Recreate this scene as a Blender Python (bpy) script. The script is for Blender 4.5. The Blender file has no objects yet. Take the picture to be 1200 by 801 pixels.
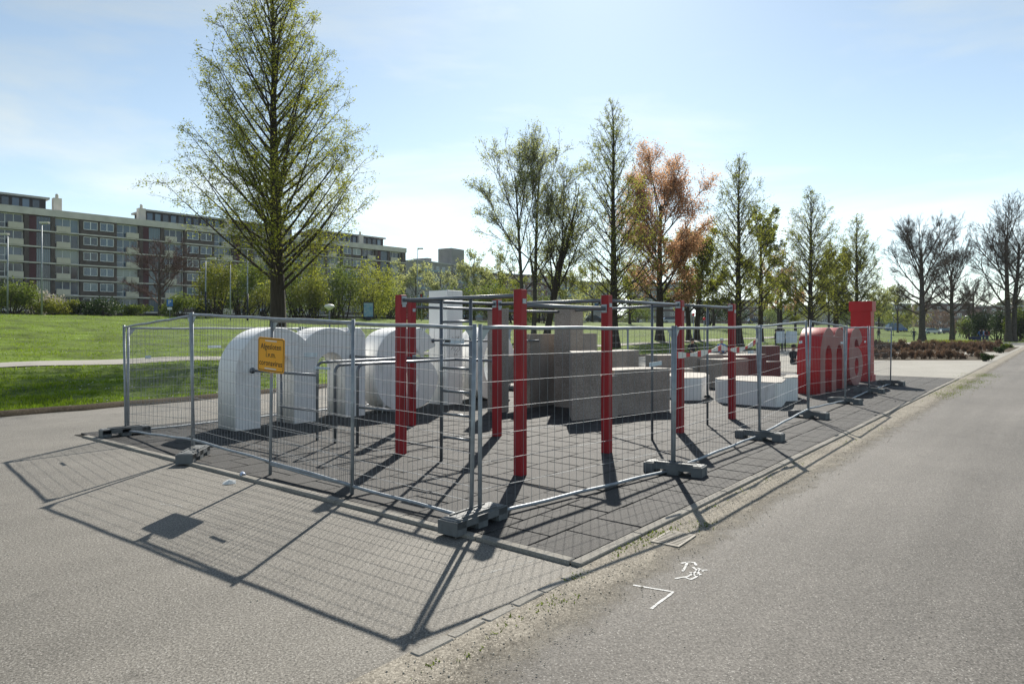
import bpy, math, random
import numpy as np
from mathutils import Vector, Matrix
random.seed(7)
rng = np.random.default_rng(11)
R = math.radians
SC = bpy.context.scene
COL = SC.collection

# ------------------------------------------------------------------ camera
CAMH, FOC, HOR = 1.87, 800.0, 384.0
cam_d = bpy.data.cameras.new('camera')
cam = bpy.data.objects.new('camera', cam_d)
COL.objects.link(cam)
cam.location = (0, 0, CAMH)
cam.rotation_euler = (R(90), 0, 0)
cam_d.sensor_width = 36
cam_d.lens = 24
cam_d.shift_y = -16.5 / 1200
cam_d.clip_start = 0.1
cam_d.clip_end = 6000
SC.camera = cam

# ------------------------------------------------------------------ sky, sun, exposure
SUN_EL, SUN_AZ = 37.5, 6.5          # azimuth measured from +Y towards +X
world = bpy.data.worlds.new('World')
SC.world = world
world.use_nodes = True
wn, wl = world.node_tree.nodes, world.node_tree.links
bg = wn['Background']
sky = wn.new('ShaderNodeTexSky')
sky.sky_type = 'NISHITA'
sky.sun_disc = False
sky.sun_elevation = R(SUN_EL)
sky.sun_rotation = R(SUN_AZ)
sky.air_density = 1.0
sky.dust_density = 0.22
sky.ozone_density = 1.0
# thin high cirrus: mixes towards the sky's own brightness
tc = wn.new('ShaderNodeTexCoord')
mp = wn.new('ShaderNodeMapping')
mp.inputs['Scale'].default_value = (1.1, 1.6, 5.5)
mp.inputs['Rotation'].default_value = (0.1, 0.15, 0.5)
cn = wn.new('ShaderNodeTexNoise')
cn.inputs['Scale'].default_value = 1.9
cn.inputs['Detail'].default_value = 9
cn.inputs['Roughness'].default_value = 0.58
cn.inputs['Distortion'].default_value = 0.35
cr = wn.new('ShaderNodeValToRGB')
cr.color_ramp.elements[0].position = 0.44
cr.color_ramp.elements[0].color = (0.32, 0.32, 0.32, 1)
cr.color_ramp.elements[1].position = 0.68
cr.color_ramp.elements[1].color = (0.82, 0.82, 0.82, 1)
lum = wn.new('ShaderNodeRGBToBW')
mulw = wn.new('ShaderNodeVectorMath'); mulw.operation = 'SCALE'
mulw.inputs['Scale'].default_value = 1.35
mixc = wn.new('ShaderNodeMixRGB')
wl.new(tc.outputs['Generated'], mp.inputs['Vector'])
wl.new(mp.outputs['Vector'], cn.inputs['Vector'])
wl.new(cn.outputs['Fac'], cr.inputs['Fac'])
wl.new(cr.outputs['Color'], mixc.inputs['Fac'])
wl.new(sky.outputs['Color'], lum.inputs['Color'])
wl.new(lum.outputs['Val'], mulw.inputs[0])
wl.new(sky.outputs['Color'], mixc.inputs['Color1'])
wl.new(mulw.outputs['Vector'], mixc.inputs['Color2'])
tint = wn.new('ShaderNodeMixRGB'); tint.blend_type = 'MULTIPLY'; tint.inputs['Fac'].default_value = 1.0
tint.inputs['Color2'].default_value = (0.90, 1.0, 1.02, 1)
wl.new(mixc.outputs['Color'], tint.inputs['Color1'])
wl.new(tint.outputs['Color'], bg.inputs['Color'])
bg.inputs['Strength'].default_value = 0.085

sun_d = bpy.data.lights.new('sun', 'SUN')
sun = bpy.data.objects.new('sun', sun_d)
COL.objects.link(sun)
sun_d.energy = 4.7
sun_d.angle = R(0.53)
sun_d.color = (1.0, 0.94, 0.84)
sdir = Vector((math.sin(R(SUN_AZ)) * math.cos(R(SUN_EL)), math.cos(R(SUN_AZ)) * math.cos(R(SUN_EL)), math.sin(R(SUN_EL))))
sun.rotation_euler = sdir.to_track_quat('Z', 'Y').to_euler()
sun.location = sdir * 60
SC.view_settings.view_transform = 'Standard'
SC.view_settings.look = 'None'
SC.view_settings.gamma = 1.0
SC.view_settings.use_curve_mapping = False
SC.view_settings.exposure = 0.68
SC.cycles.max_bounces = 6
SC.cycles.transparent_max_bounces = 8

# ------------------------------------------------------------------ frame of the playground: u along the road, v away from it
CX, CY = 0.532, 5.324
UX, UY = 0.6275, 0.7786
TH = math.atan2(UY, UX)
def W(u, v, z=0.0):
    return Vector((CX + UX * u - UY * v, CY + UY * u + UX * v, z))
def UV(x, y):
    dx, dy = x - CX, y - CY
    return dx * UX + dy * UY, -dx * UY + dy * UX
def G(px, py, z=0.0):                       # surveyed ground point
    Y = (CAMH - z) * FOC / (py - HOR)
    return Vector(((px - 600) / FOC * Y, Y, z))
def sstep(a, b, x):
    t = np.clip((x - a) / (b - a), 0, 1)
    return t * t * (3 - 2 * t)
def lawn_v(u):
    return np.interp(u, [-80, 4, 10, 28, 48, 60, 90, 120], [14.5, 14.5, 15.2, 19.5, 17.6, 16.2, 13, 11])
def height(x, y):
    u, v = (x - CX) * UX + (y - CY) * UY, -(x - CX) * UY + (y - CY) * UX
    e = lawn_v(u)
    h = 3.0 * sstep(e, 70, v)
    lump = 0.05 * np.sin(x * 0.9 + 1.3) * np.sin(y * 0.7) + 0.03 * np.sin(x * 2.1 - y * 1.3)
    return h + lump * sstep(e, e + 4, v)
def ground(x, y):
    return float(height(np.float64(x), np.float64(y)))
def at_px(px, Y):                           # a spot on the terrain in the direction of a column, at distance Y
    x = (px - 600) / FOC * Y
    return Vector((x, Y, ground(x, Y)))

# ------------------------------------------------------------------ materials
def nodes_of(name):
    m = bpy.data.materials.new(name)
    m.use_nodes = True
    n, l = m.node_tree.nodes, m.node_tree.links
    return m, n, l, n['Principled BSDF']
def lin(c):
    return tuple(c) + (1,)
def mat(name, col, rough=0.7, var=0.15, scale=3.0, metal=0.0, bump=0.0, bscale=60.0, col2=None, spec=0.4, streak=None):
    m, n, l, b = nodes_of(name)
    b.inputs['Roughness'].default_value = rough
    b.inputs['Metallic'].default_value = metal
    b.inputs['Specular IOR Level'].default_value = spec
    tcn = n.new('ShaderNodeTexCoord')
    src = tcn.outputs['Object']
    if streak:
        mpn = n.new('ShaderNodeMapping'); mpn.inputs['Scale'].default_value = streak
        l.new(src, mpn.inputs['Vector']); src = mpn.outputs['Vector']
    nz = n.new('ShaderNodeTexNoise')
    nz.inputs['Scale'].default_value = scale
    nz.inputs['Detail'].default_value = 6
    l.new(src, nz.inputs['Vector'])
    rp = n.new('ShaderNodeValToRGB')
    c2 = col2 or tuple(min(1, c * (1 + var)) for c in col)
    c1 = tuple(c * (1 - var) for c in col) if col2 is None else col
    rp.color_ramp.elements[0].position = 0.32; rp.color_ramp.elements[0].color = lin(c1)
    rp.color_ramp.elements[1].position = 0.68; rp.color_ramp.elements[1].color = lin(c2)
    l.new(nz.outputs['Fac'], rp.inputs['Fac'])
    l.new(rp.outputs['Color'], b.inputs['Base Color'])
    if bump > 0:
        bn = n.new('ShaderNodeTexNoise'); bn.inputs['Scale'].default_value = bscale; bn.inputs['Detail'].default_value = 3
        l.new(tcn.outputs['Object'], bn.inputs['Vector'])
        bp = n.new('ShaderNodeBump'); bp.inputs['Strength'].default_value = bump; bp.inputs['Distance'].default_value = 0.02
        l.new(bn.outputs['Fac'], bp.inputs['Height']); l.new(bp.outputs['Normal'], b.inputs['Normal'])
    return m
def granular(name, dark, light, grain=90.0, patch=0.7, patch_amt=0.25, rough=0.9, bump=0.5, fleck=None, fleck_at=0.68, fleck_k=2.2, crack=False, tint2=None, geo=True, stain=0.0, wear=0.0, spec=0.1):
    """Speckled mineral surface: grains, larger worn patches, optional pale flecks and cracks."""
    m, n, l, b = nodes_of(name)
    b.inputs['Roughness'].default_value = rough
    b.inputs['Specular IOR Level'].default_value = spec
    if geo:
        pos = n.new('ShaderNodeNewGeometry').outputs['Position']
    else:
        pos = n.new('ShaderNodeTexCoord').outputs['Object']
    g = n.new('ShaderNodeTexNoise'); g.inputs['Scale'].default_value = grain; g.inputs['Detail'].default_value = 4; g.inputs['Roughness'].default_value = 0.75
    l.new(pos, g.inputs['Vector'])
    r = n.new('ShaderNodeValToRGB')
    r.color_ramp.elements[0].position = 0.36; r.color_ramp.elements[0].color = lin(dark)
    r.color_ramp.elements[1].position = 0.64; r.color_ramp.elements[1].color = lin(light)
    l.new(g.outputs['Fac'], r.inputs['Fac'])
    p = n.new('ShaderNodeTexNoise'); p.inputs['Scale'].default_value = patch; p.inputs['Detail'].default_value = 7; p.inputs['Roughness'].default_value = 0.62
    l.new(pos, p.inputs['Vector'])
    pr = n.new('ShaderNodeMapRange'); pr.inputs['From Min'].default_value = 0.3; pr.inputs['From Max'].default_value = 0.7
    pr.inputs['To Min'].default_value = 1 - patch_amt; pr.inputs['To Max'].default_value = 1 + patch_amt
    l.new(p.outputs['Fac'], pr.inputs['Value'])
    mu = n.new('ShaderNodeVectorMath'); mu.operation = 'SCALE'
    l.new(r.outputs['Color'], mu.inputs[0]); l.new(pr.outputs['Result'], mu.inputs['Scale'])
    out = mu.outputs['Vector']
    if wear:                                # long worn bands in the direction of travel
        wm = n.new('ShaderNodeMapping'); wm.vector_type = 'TEXTURE'; wm.inputs['Rotation'].default_value = (0, 0, TH); wm.inputs['Scale'].default_value = (6.5, 0.42, 1)
        l.new(pos, wm.inputs['Vector'])
        wz = n.new('ShaderNodeTexNoise'); wz.inputs['Scale'].default_value = 0.8; wz.inputs['Detail'].default_value = 6
        l.new(wm.outputs['Vector'], wz.inputs['Vector'])
        wr_ = n.new('ShaderNodeMapRange'); wr_.inputs['From Min'].default_value = 0.3; wr_.inputs['From Max'].default_value = 0.7; wr_.inputs['To Min'].default_value = 1 - wear; wr_.inputs['To Max'].default_value = 1 + wear
        l.new(wz.outputs['Fac'], wr_.inputs['Value'])
        m3 = n.new('ShaderNodeVectorMath'); m3.operation = 'SCALE'
        l.new(out, m3.inputs[0]); l.new(wr_.outputs['Result'], m3.inputs['Scale']); out = m3.outputs['Vector']
    if fleck:
        v = n.new('ShaderNodeTexVoronoi'); v.inputs['Scale'].default_value = grain * fleck_k
        l.new(pos, v.inputs['Vector'])
        w = n.new('ShaderNodeTexWhiteNoise'); l.new(v.outputs['Color'], w.inputs['Vector'])
        fr = n.new('ShaderNodeValToRGB'); fr.color_ramp.interpolation = 'CONSTANT'
        fr.color_ramp.elements[0].color = (0, 0, 0, 1); fr.color_ramp.elements[1].position = fleck_at; fr.color_ramp.elements[1].color = (0.8, 0.8, 0.8, 1)
        l.new(w.outputs['Value'], fr.inputs['Fac'])
        mx = n.new('ShaderNodeMixRGB'); mx.inputs['Color2'].default_value = lin(fleck)
        l.new(fr.outputs['Color'], mx.inputs['Fac']); l.new(out, mx.inputs['Color1'])
        out = mx.outputs['Color']
    if stain:
        s = n.new('ShaderNodeTexNoise'); s.inputs['Scale'].default_value = 2.3; s.inputs['Detail'].default_value = 5; s.inputs['Distortion'].default_value = 1.2
        l.new(pos, s.inputs['Vector'])
        sr = n.new('ShaderNodeValToRGB'); sr.color_ramp.elements[0].position = 0.62; sr.color_ramp.elements[0].color = (0, 0, 0, 1)
        sr.color_ramp.elements[1].position = 0.75; sr.color_ramp.elements[1].color = (stain, stain, stain, 1)
        l.new(s.outputs['Fac'], sr.inputs['Fac'])
        mx = n.new('ShaderNodeMixRGB'); mx.inputs['Color2'].default_value = lin(tuple(c * 0.55 for c in dark))
        l.new(sr.outputs['Color'], mx.inputs['Fac']); l.new(out, mx.inputs['Color1'])
        out = mx.outputs['Color']
    if crack:
        v = n.new('ShaderNodeTexVoronoi'); v.feature = 'DISTANCE_TO_EDGE'; v.inputs['Scale'].default_value = 0.23
        nn = n.new('ShaderNodeTexNoise'); nn.inputs['Scale'].default_value = 1.3; nn.inputs['Detail'].default_value = 6
        l.new(pos, nn.inputs['Vector'])
        ad = n.new('ShaderNodeVectorMath'); ad.operation = 'MULTIPLY_ADD'; ad.inputs[1].default_value = (1.3, 1.3, 0)
        l.new(nn.outputs['Color'], ad.inputs[0]); l.new(pos, ad.inputs[2]); l.new(ad.outputs['Vector'], v.inputs['Vector'])
        crp = n.new('ShaderNodeValToRGB'); crp.color_ramp.elements[0].position = 0.0; crp.color_ramp.elements[0].color = (0.5, 0.5, 0.5, 1)
        crp.color_ramp.elements[1].position = 0.0022; crp.color_ramp.elements[1].color = (0, 0, 0, 1)
        l.new(v.outputs['Distance'], crp.inputs['Fac'])
        mx = n.new('ShaderNodeMixRGB'); mx.inputs['Color2'].default_value = lin(tuple(c * 0.4 for c in dark))
        l.new(crp.outputs['Color'], mx.inputs['Fac']); l.new(out, mx.inputs['Color1'])
        out = mx.outputs['Color']
    l.new(out, b.inputs['Base Color'])
    if bump:
        bp = n.new('ShaderNodeBump'); bp.inputs['Strength'].default_value = bump; bp.inputs['Distance'].default_value = 0.006
        l.new(g.outputs['Fac'], bp.inputs['Height']); l.new(bp.outputs['Normal'], b.inputs['Normal'])
    return m
def leafmat(name, c1, c2, trans=0.5, scale=0.8, spec=0.15):
    m, n, l, b = nodes_of(name)
    pos = n.new('ShaderNodeTexCoord').outputs['Object']
    nz = n.new('ShaderNodeTexNoise'); nz.inputs['Scale'].default_value = scale; nz.inputs['Detail'].default_value = 8; nz.inputs['Roughness'].default_value = 0.8
    l.new(pos, nz.inputs['Vector'])
    rp = n.new('ShaderNodeValToRGB')
    rp.color_ramp.elements[0].position = 0.36; rp.color_ramp.elements[0].color = lin(c1)
    rp.color_ramp.elements[1].position = 0.66; rp.color_ramp.elements[1].color = lin(c2)
    l.new(nz.outputs['Fac'], rp.inputs['Fac'])
    b.inputs['Roughness'].default_value = 0.55
    b.inputs['Specular IOR Level'].default_value = spec
    l.new(rp.outputs['Color'], b.inputs['Base Color'])
    t = n.new('ShaderNodeBsdfTranslucent'); l.new(rp.outputs['Color'], t.inputs['Color'])
    mx = n.new('ShaderNodeMixShader'); mx.inputs['Fac'].default_value = trans
    l.new(b.outputs['BSDF'], mx.inputs[1]); l.new(t.outputs['BSDF'], mx.inputs[2])
    l.new(mx.outputs['Shader'], n['Material Output'].inputs['Surface'])
    return m
def glassmat(name, col, rough=0.08):
    m, n, l, b = nodes_of(name)
    b.inputs['Roughness'].default_value = rough
    b.inputs['Specular IOR Level'].default_value = 0.9
    oi = n.new('ShaderNodeObjectInfo')
    rp = n.new('ShaderNodeValToRGB')
    rp.color_ramp.interpolation = 'CONSTANT'
    e = rp.color_ramp.elements
    e[0].color = lin(tuple(c * 0.35 for c in col)); e[1].position = 0.3; e[1].color = lin(tuple(c * 1.3 for c in col))
    for pos_, k_ in ((0.52, (0.4, 0.4, 0.4)), (0.64, (2.2, 2.0, 1.7)), (0.76, (0.8, 0.9, 1.0)), (0.88, (4.5, 3.2, 2.0)), (0.94, (1.6, 1.6, 1.6))):
        q = e.new(pos_); q.color = lin(tuple(c * m_ for c, m_ in zip(col, k_)))
    l.new(oi.outputs['Random'], rp.inputs['Fac']); l.new(rp.outputs['Color'], b.inputs['Base Color'])
    return m
M = {}
M['asphalt'] = granular('pale_asphalt', (0.048, 0.045, 0.039), (0.270, 0.253, 0.224), 66, 0.35, 0.22, rough=0.72, spec=0.2, fleck=(0.36, 0.345, 0.315), fleck_at=0.95, stain=0.35, wear=0.10)
M['road'] = granular('road_asphalt', (0.046, 0.043, 0.039), (0.200, 0.187, 0.170), 68, 0.3, 0.18, rough=0.72, spec=0.18, fleck=(0.36, 0.345, 0.32), fleck_at=0.975, stain=0.3, wear=0.16)
M['gravel'] = granular('sandy_gravel', (0.13, 0.117, 0.097), (0.34, 0.312, 0.262), 55, 2.2, 0.25, bump=0.8, fleck=(0.48, 0.44, 0.37), fleck_at=0.9)
M['paving'] = granular('light_paving', (0.26, 0.25, 0.225), (0.40, 0.385, 0.35), 60, 0.5, 0.12)
M['rubber'] = granular('rubber_granulate', (0.015, 0.015, 0.016), (0.064, 0.063, 0.062), 105, 1.4, 0.22, rough=0.70, spec=0.15, fleck=(0.15, 0.147, 0.142), fleck_at=0.94, bump=0.8)
M['joint'] = granular('joint_dirt', (0.012, 0.012, 0.011), (0.03, 0.029, 0.026), 60, 2, 0.2)
M['kerb'] = granular('kerb_concrete', (0.19, 0.18, 0.16), (0.33, 0.315, 0.285), 70, 1.5, 0.22)
M['earth'] = granular('earth', (0.04, 0.03, 0.02), (0.10, 0.08, 0.055), 30, 1.2, 0.3)
M['lawn'] = granular('lawn_ground', (0.05, 0.085, 0.008), (0.13, 0.185, 0.02), 7, 0.5, 0.55, bump=0.6, tint2=None)
M['blade'] = leafmat('grass_blade', (0.085, 0.165, 0.008), (0.27, 0.35, 0.03), 0.58, 1.1, 0.02)
M['white'] = mat('white_painted_letter', (0.84, 0.84, 0.83), 0.55, 0.045, 1.2, bump=0.05, bscale=25, streak=(1.2, 1.2, 0.5))
def grime(m, col, lo, hi, sc, amt):
    n, l = m.node_tree.nodes, m.node_tree.links; b = n['Principled BSDF']; src = b.inputs['Base Color'].links[0].from_socket
    mp_ = n.new('ShaderNodeMapping'); mp_.inputs['Scale'].default_value = sc; l.new(n.new('ShaderNodeTexCoord').outputs['Object'], mp_.inputs['Vector'])
    nz = n.new('ShaderNodeTexNoise'); nz.inputs['Scale'].default_value = 1.0; nz.inputs['Detail'].default_value = 8; nz.inputs['Roughness'].default_value = 0.7; l.new(mp_.outputs['Vector'], nz.inputs['Vector'])
    mr = n.new('ShaderNodeMapRange'); mr.inputs['From Min'].default_value = lo; mr.inputs['From Max'].default_value = hi; mr.inputs['To Max'].default_value = amt; l.new(nz.outputs['Fac'], mr.inputs['Value'])
    mx = n.new('ShaderNodeMixRGB'); mx.inputs['Color2'].default_value = lin(col); l.new(mr.outputs['Result'], mx.inputs['Fac']); l.new(src, mx.inputs['Color1']); l.new(mx.outputs['Color'], b.inputs['Base Color'])
grime(M['white'], (0.42, 0.39, 0.33), 0.54, 0.78, (3.5, 3.5, 0.9), 0.6)
M['red'] = mat('red_paint', (0.30, 0.007, 0.013), 0.48, 0.22, 2.2, streak=(3, 3, 0.8), bump=0.03)
M['redletter'] = mat('red_letter_paint', (0.42, 0.015, 0.018), 0.5, 0.15, 1.2, streak=(2, 2, 0.5))
M['redfront'] = mat('glare_red_front', (0.28, 0.065, 0.06), 0.6, 0.25, 1.4, col2=(0.36, 0.15, 0.135))  # glare on the red front faces, painted in as a paler pinkish colour
M['aggregate'] = granular('washed_aggregate_concrete', (0.17, 0.145, 0.124), (0.45, 0.395, 0.35), 70, 1.2, 0.25, fleck=(0.42, 0.39, 0.36), fleck_at=0.88, fleck_k=1.0, geo=False, bump=0.6)
M['aggred'] = granular('reddish_aggregate', (0.12, 0.055, 0.05), (0.26, 0.14, 0.125), 70, 1.0, 0.2, fleck=(0.33, 0.24, 0.22), fleck_at=0.86, geo=False, bump=0.6)
M['aggtop'] = mat('pale_concrete_cap', (0.42, 0.39, 0.35), 0.85, 0.12, 4)
M['galv'] = mat('galvanised_steel', (0.30, 0.33, 0.36), 0.55, 0.18, 9, metal=0.55, spec=0.5)
M['wire'] = mat('galvanised_wire', (0.24, 0.26, 0.28), 0.6, 0.1, 9, metal=0.4)
M['tube'] = mat('grey_rig_tube', (0.16, 0.175, 0.195), 0.38, 0.1, 6, metal=0.55)
M['bracket'] = mat('bracket_steel', (0.38, 0.42, 0.46), 0.45, 0.12, 12, metal=0.5)
M['foot'] = mat('recycled_plastic_foot', (0.115, 0.125, 0.13), 0.62, 0.2, 6, bump=0.15, bscale=40)
M['plate'] = mat('pale_plate', (0.55, 0.63, 0.70), 0.5, 0.05, 6)
M['black'] = mat('black_plastic', (0.012, 0.012, 0.013), 0.5, 0.1, 6)
M['yellow'] = mat('sign_yellow', (0.80, 0.36, 0.012), 0.45, 0.05, 5)
M['signblack'] = mat('sign_black', (0.012, 0.011, 0.01), 0.5, 0.05, 5)
M['bark'] = mat('bark', (0.040, 0.030, 0.022), 0.95, 0.35, 3.5, bump=0.8, bscale=14, streak=(3, 3, 0.5))
M['barkgrey'] = mat('grey_bark', (0.075, 0.064, 0.055), 0.95, 0.3, 3.5, bump=0.6, bscale=14)
M['barkwillow'] = mat('willow_bark', (0.10, 0.095, 0.06), 0.95, 0.3, 3.5, bump=0.6, bscale=14)
M['twig'] = mat('twig', (0.085, 0.062, 0.046), 0.95, 0.3, 2)
M['leaf_meta'] = leafmat('fresh_needle_leaf', (0.20, 0.23, 0.025), (0.38, 0.39, 0.06), 0.70, 0.6)
M['leaf_lime'] = leafmat('lime_leaf', (0.16, 0.19, 0.02), (0.32, 0.33, 0.05), 0.68, 0.6)
M['leaf_willow'] = leafmat('willow_leaf', (0.27, 0.30, 0.10), (0.42, 0.44, 0.18), 0.72, 0.6)
M['leaf_orange'] = leafmat('copper_leaf', (0.50, 0.27, 0.14), (0.68, 0.43, 0.25), 0.70, 0.6)
M['leaf_dark'] = leafmat('evergreen_leaf', (0.022, 0.045, 0.012), (0.06, 0.09, 0.022), 0.3, 0.7)
M['leaf_mid'] = leafmat('shrub_leaf', (0.09, 0.13, 0.018), (0.19, 0.235, 0.04), 0.55, 0.7)
M['leaf_yel'] = leafmat('yellow_green_leaf', (0.13, 0.15, 0.018), (0.25, 0.26, 0.035), 0.5, 0.7)
M['leaf_brown'] = leafmat('dry_flower_head', (0.12, 0.075, 0.048), (0.26, 0.17, 0.11), 0.3, 1.6)
M['leaf_blossom'] = leafmat('pale_blossom', (0.36, 0.33, 0.27), (0.52, 0.48, 0.40), 0.4, 0.8)
M['brick'] = mat('brown_brick', (0.098, 0.078, 0.068), 0.9, 0.25, 1.2)
M['bandc'] = mat('cream_band', (0.60, 0.565, 0.51), 0.8, 0.12, 0.6)
M['balc'] = mat('balcony_panel', (0.60, 0.55, 0.46), 0.8, 0.08, 0.8)
M['maroon'] = mat('maroon_panel', (0.075, 0.016, 0.022), 0.6, 0.1, 1)
M['frame'] = mat('window_frame_white', (0.80, 0.81, 0.80), 0.5, 0.05, 2)
M['framegrey'] = mat('window_frame_grey', (0.16, 0.17, 0.18), 0.5, 0.05, 2)
M['glass'] = glassmat('window_glass', (0.05, 0.085, 0.125))
M['roofing'] = mat('roof_edge', (0.40, 0.40, 0.39), 0.7, 0.08, 0.8)
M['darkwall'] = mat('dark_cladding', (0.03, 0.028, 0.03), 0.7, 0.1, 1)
M['greywall'] = mat('grey_concrete_wall', (0.26, 0.25, 0.24), 0.85, 0.12, 0.4)
M['bluewall'] = mat('pale_blue_panel', (0.24, 0.34, 0.42), 0.7, 0.1, 0.4)
M['brickred'] = mat('red_brick_far', (0.13, 0.075, 0.058), 0.9, 0.2, 0.6)
M['lamp_head'] = mat('lamp_white', (0.7, 0.7, 0.67), 0.35, 0.04, 4)
M['navy'] = mat('dark_blue_pole', (0.012, 0.016, 0.03), 0.5, 0.1, 4)
M['blue'] = mat('sign_blue', (0.03, 0.14, 0.42), 0.45, 0.08, 4)
M['posterblue'] = mat('poster_sky_blue', (0.08, 0.28, 0.45), 0.5, 0.35, 3, col2=(0.35, 0.45, 0.5))
M['carblack'] = mat('black_car_paint', (0.010, 0.011, 0.014), 0.2, 0.05, 2)
M['carwhite'] = mat('pale_car_paint', (0.55, 0.56, 0.57), 0.25, 0.05, 2)
M['carblue'] = mat('blue_van_paint', (0.03, 0.12, 0.33), 0.3, 0.05, 2)
M['tyre'] = mat('tyre', (0.012, 0.012, 0.012), 0.9, 0.1, 4)
M['rim'] = mat('rim', (0.3, 0.3, 0.31), 0.35, 0.05, 4, metal=0.8)
M['tape_w'] = mat('tape_white', (0.70, 0.69, 0.67), 0.5, 0.05, 6)
M['tape_r'] = mat('tape_red', (0.58, 0.02, 0.025), 0.5, 0.05, 6)
M['paint'] = granular('worn_white_marking', (0.50, 0.50, 0.49), (0.78, 0.78, 0.76), 60, 6, 0.15, bump=0.2)
def worn(m, lo=0.36, hi=0.5, sc=38):
    n, l = m.node_tree.nodes, m.node_tree.links; b = n['Principled BSDF']
    nz = n.new('ShaderNodeTexNoise'); nz.inputs['Scale'].default_value = sc; nz.inputs['Detail'].default_value = 5; nz.inputs['Roughness'].default_value = 0.7
    l.new(n.new('ShaderNodeNewGeometry').outputs['Position'], nz.inputs['Vector'])
    mr = n.new('ShaderNodeMapRange'); mr.inputs['From Min'].default_value = lo; mr.inputs['From Max'].default_value = hi; l.new(nz.outputs['Fac'], mr.inputs['Value'])
    mx = n.new('ShaderNodeMixShader'); l.new(mr.outputs['Result'], mx.inputs['Fac']); l.new(n.new('ShaderNodeBsdfTransparent').outputs['BSDF'], mx.inputs[1]); l.new(b.outputs['BSDF'], mx.inputs[2])
    l.new(mx.outputs['Shader'], n['Material Output'].inputs['Surface'])
worn(M['paint'], 0.30, 0.46)
M['paintfaint'] = granular('faint_white_marking', (0.30, 0.30, 0.29), (0.5, 0.5, 0.48), 60, 6, 0.15, bump=0.2); worn(M['paintfaint'], 0.44, 0.62)
M['iron'] = mat('cast_iron', (0.22, 0.20, 0.165), 0.7, 0.25, 20)
M['stone'] = mat('pebble', (0.33, 0.30, 0.25), 0.9, 0.35, 30, col2=(0.55, 0.51, 0.43))
M['litter'] = mat('litter_white', (0.68, 0.68, 0.66), 0.6, 0.06, 20)
M['can'] = mat('can_print', (0.10, 0.20, 0.42), 0.3, 0.3, 30, metal=0.4, col2=(0.6, 0.62, 0.66))
SKIN = mat('skin', (0.45, 0.27, 0.19), 0.6, 0.06, 8)
HAIR = mat('hair', (0.03, 0.022, 0.016), 0.8, 0.2, 20)
def cloth(name, c):
    return mat(name, c, 0.85, 0.12, 12)
CL = {k: cloth('cloth_' + k, c) for k, c in dict(black=(0.014, 0.014, 0.017), blue=(0.03, 0.14, 0.38), navy=(0.02, 0.03, 0.07), red=(0.35, 0.03, 0.035), grey=(0.16, 0.16, 0.17),
      jeans=(0.05, 0.075, 0.13), white=(0.6, 0.6, 0.58), lightblue=(0.25, 0.36, 0.5), rose=(0.3, 0.16, 0.18), khaki=(0.2, 0.16, 0.1)).items()}

# ------------------------------------------------------------------ mesh helpers
def tag(o, label=None, cat=None, group=None, kind=None):
    if label: o['label'] = label
    if cat: o['category'] = cat
    if group: o['group'] = group
    if kind: o['kind'] = kind
    return o
def empty(name, loc=(0, 0, 0), rz=0.0):
    o = bpy.data.objects.new(name, None)
    o.empty_display_size = 0.2
    COL.objects.link(o)
    o.location = loc
    o.rotation_euler = (0, 0, rz)
    return o
def link(name, me, parent=None, loc=None, rz=None):
    o = bpy.data.objects.new(name, me)
    COL.objects.link(o)
    if parent is not None: o.parent = parent
    if loc is not None: o.location = loc
    if rz is not None: o.rotation_euler = (0, 0, rz)
    return o
def np_mesh(name, V, F, m, smooth=False):
    V = np.asarray(V, np.float32); F = np.asarray(F, np.int32)
    me = bpy.data.meshes.new(name)
    k = F.shape[1]
    me.vertices.add(len(V)); me.vertices.foreach_set('co', V.ravel())
    me.loops.add(F.size); me.loops.foreach_set('vertex_index', F.ravel())
    me.polygons.add(len(F)); me.polygons.foreach_set('loop_start', np.arange(0, F.size, k, dtype=np.int32))
    me.polygons.foreach_set('loop_total', np.full(len(F), k, np.int32))
    if smooth: me.polygons.foreach_set('use_smooth', np.ones(len(F), bool))
    me.update(calc_edges=True)
    if m: me.materials.append(m)
    return me
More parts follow.
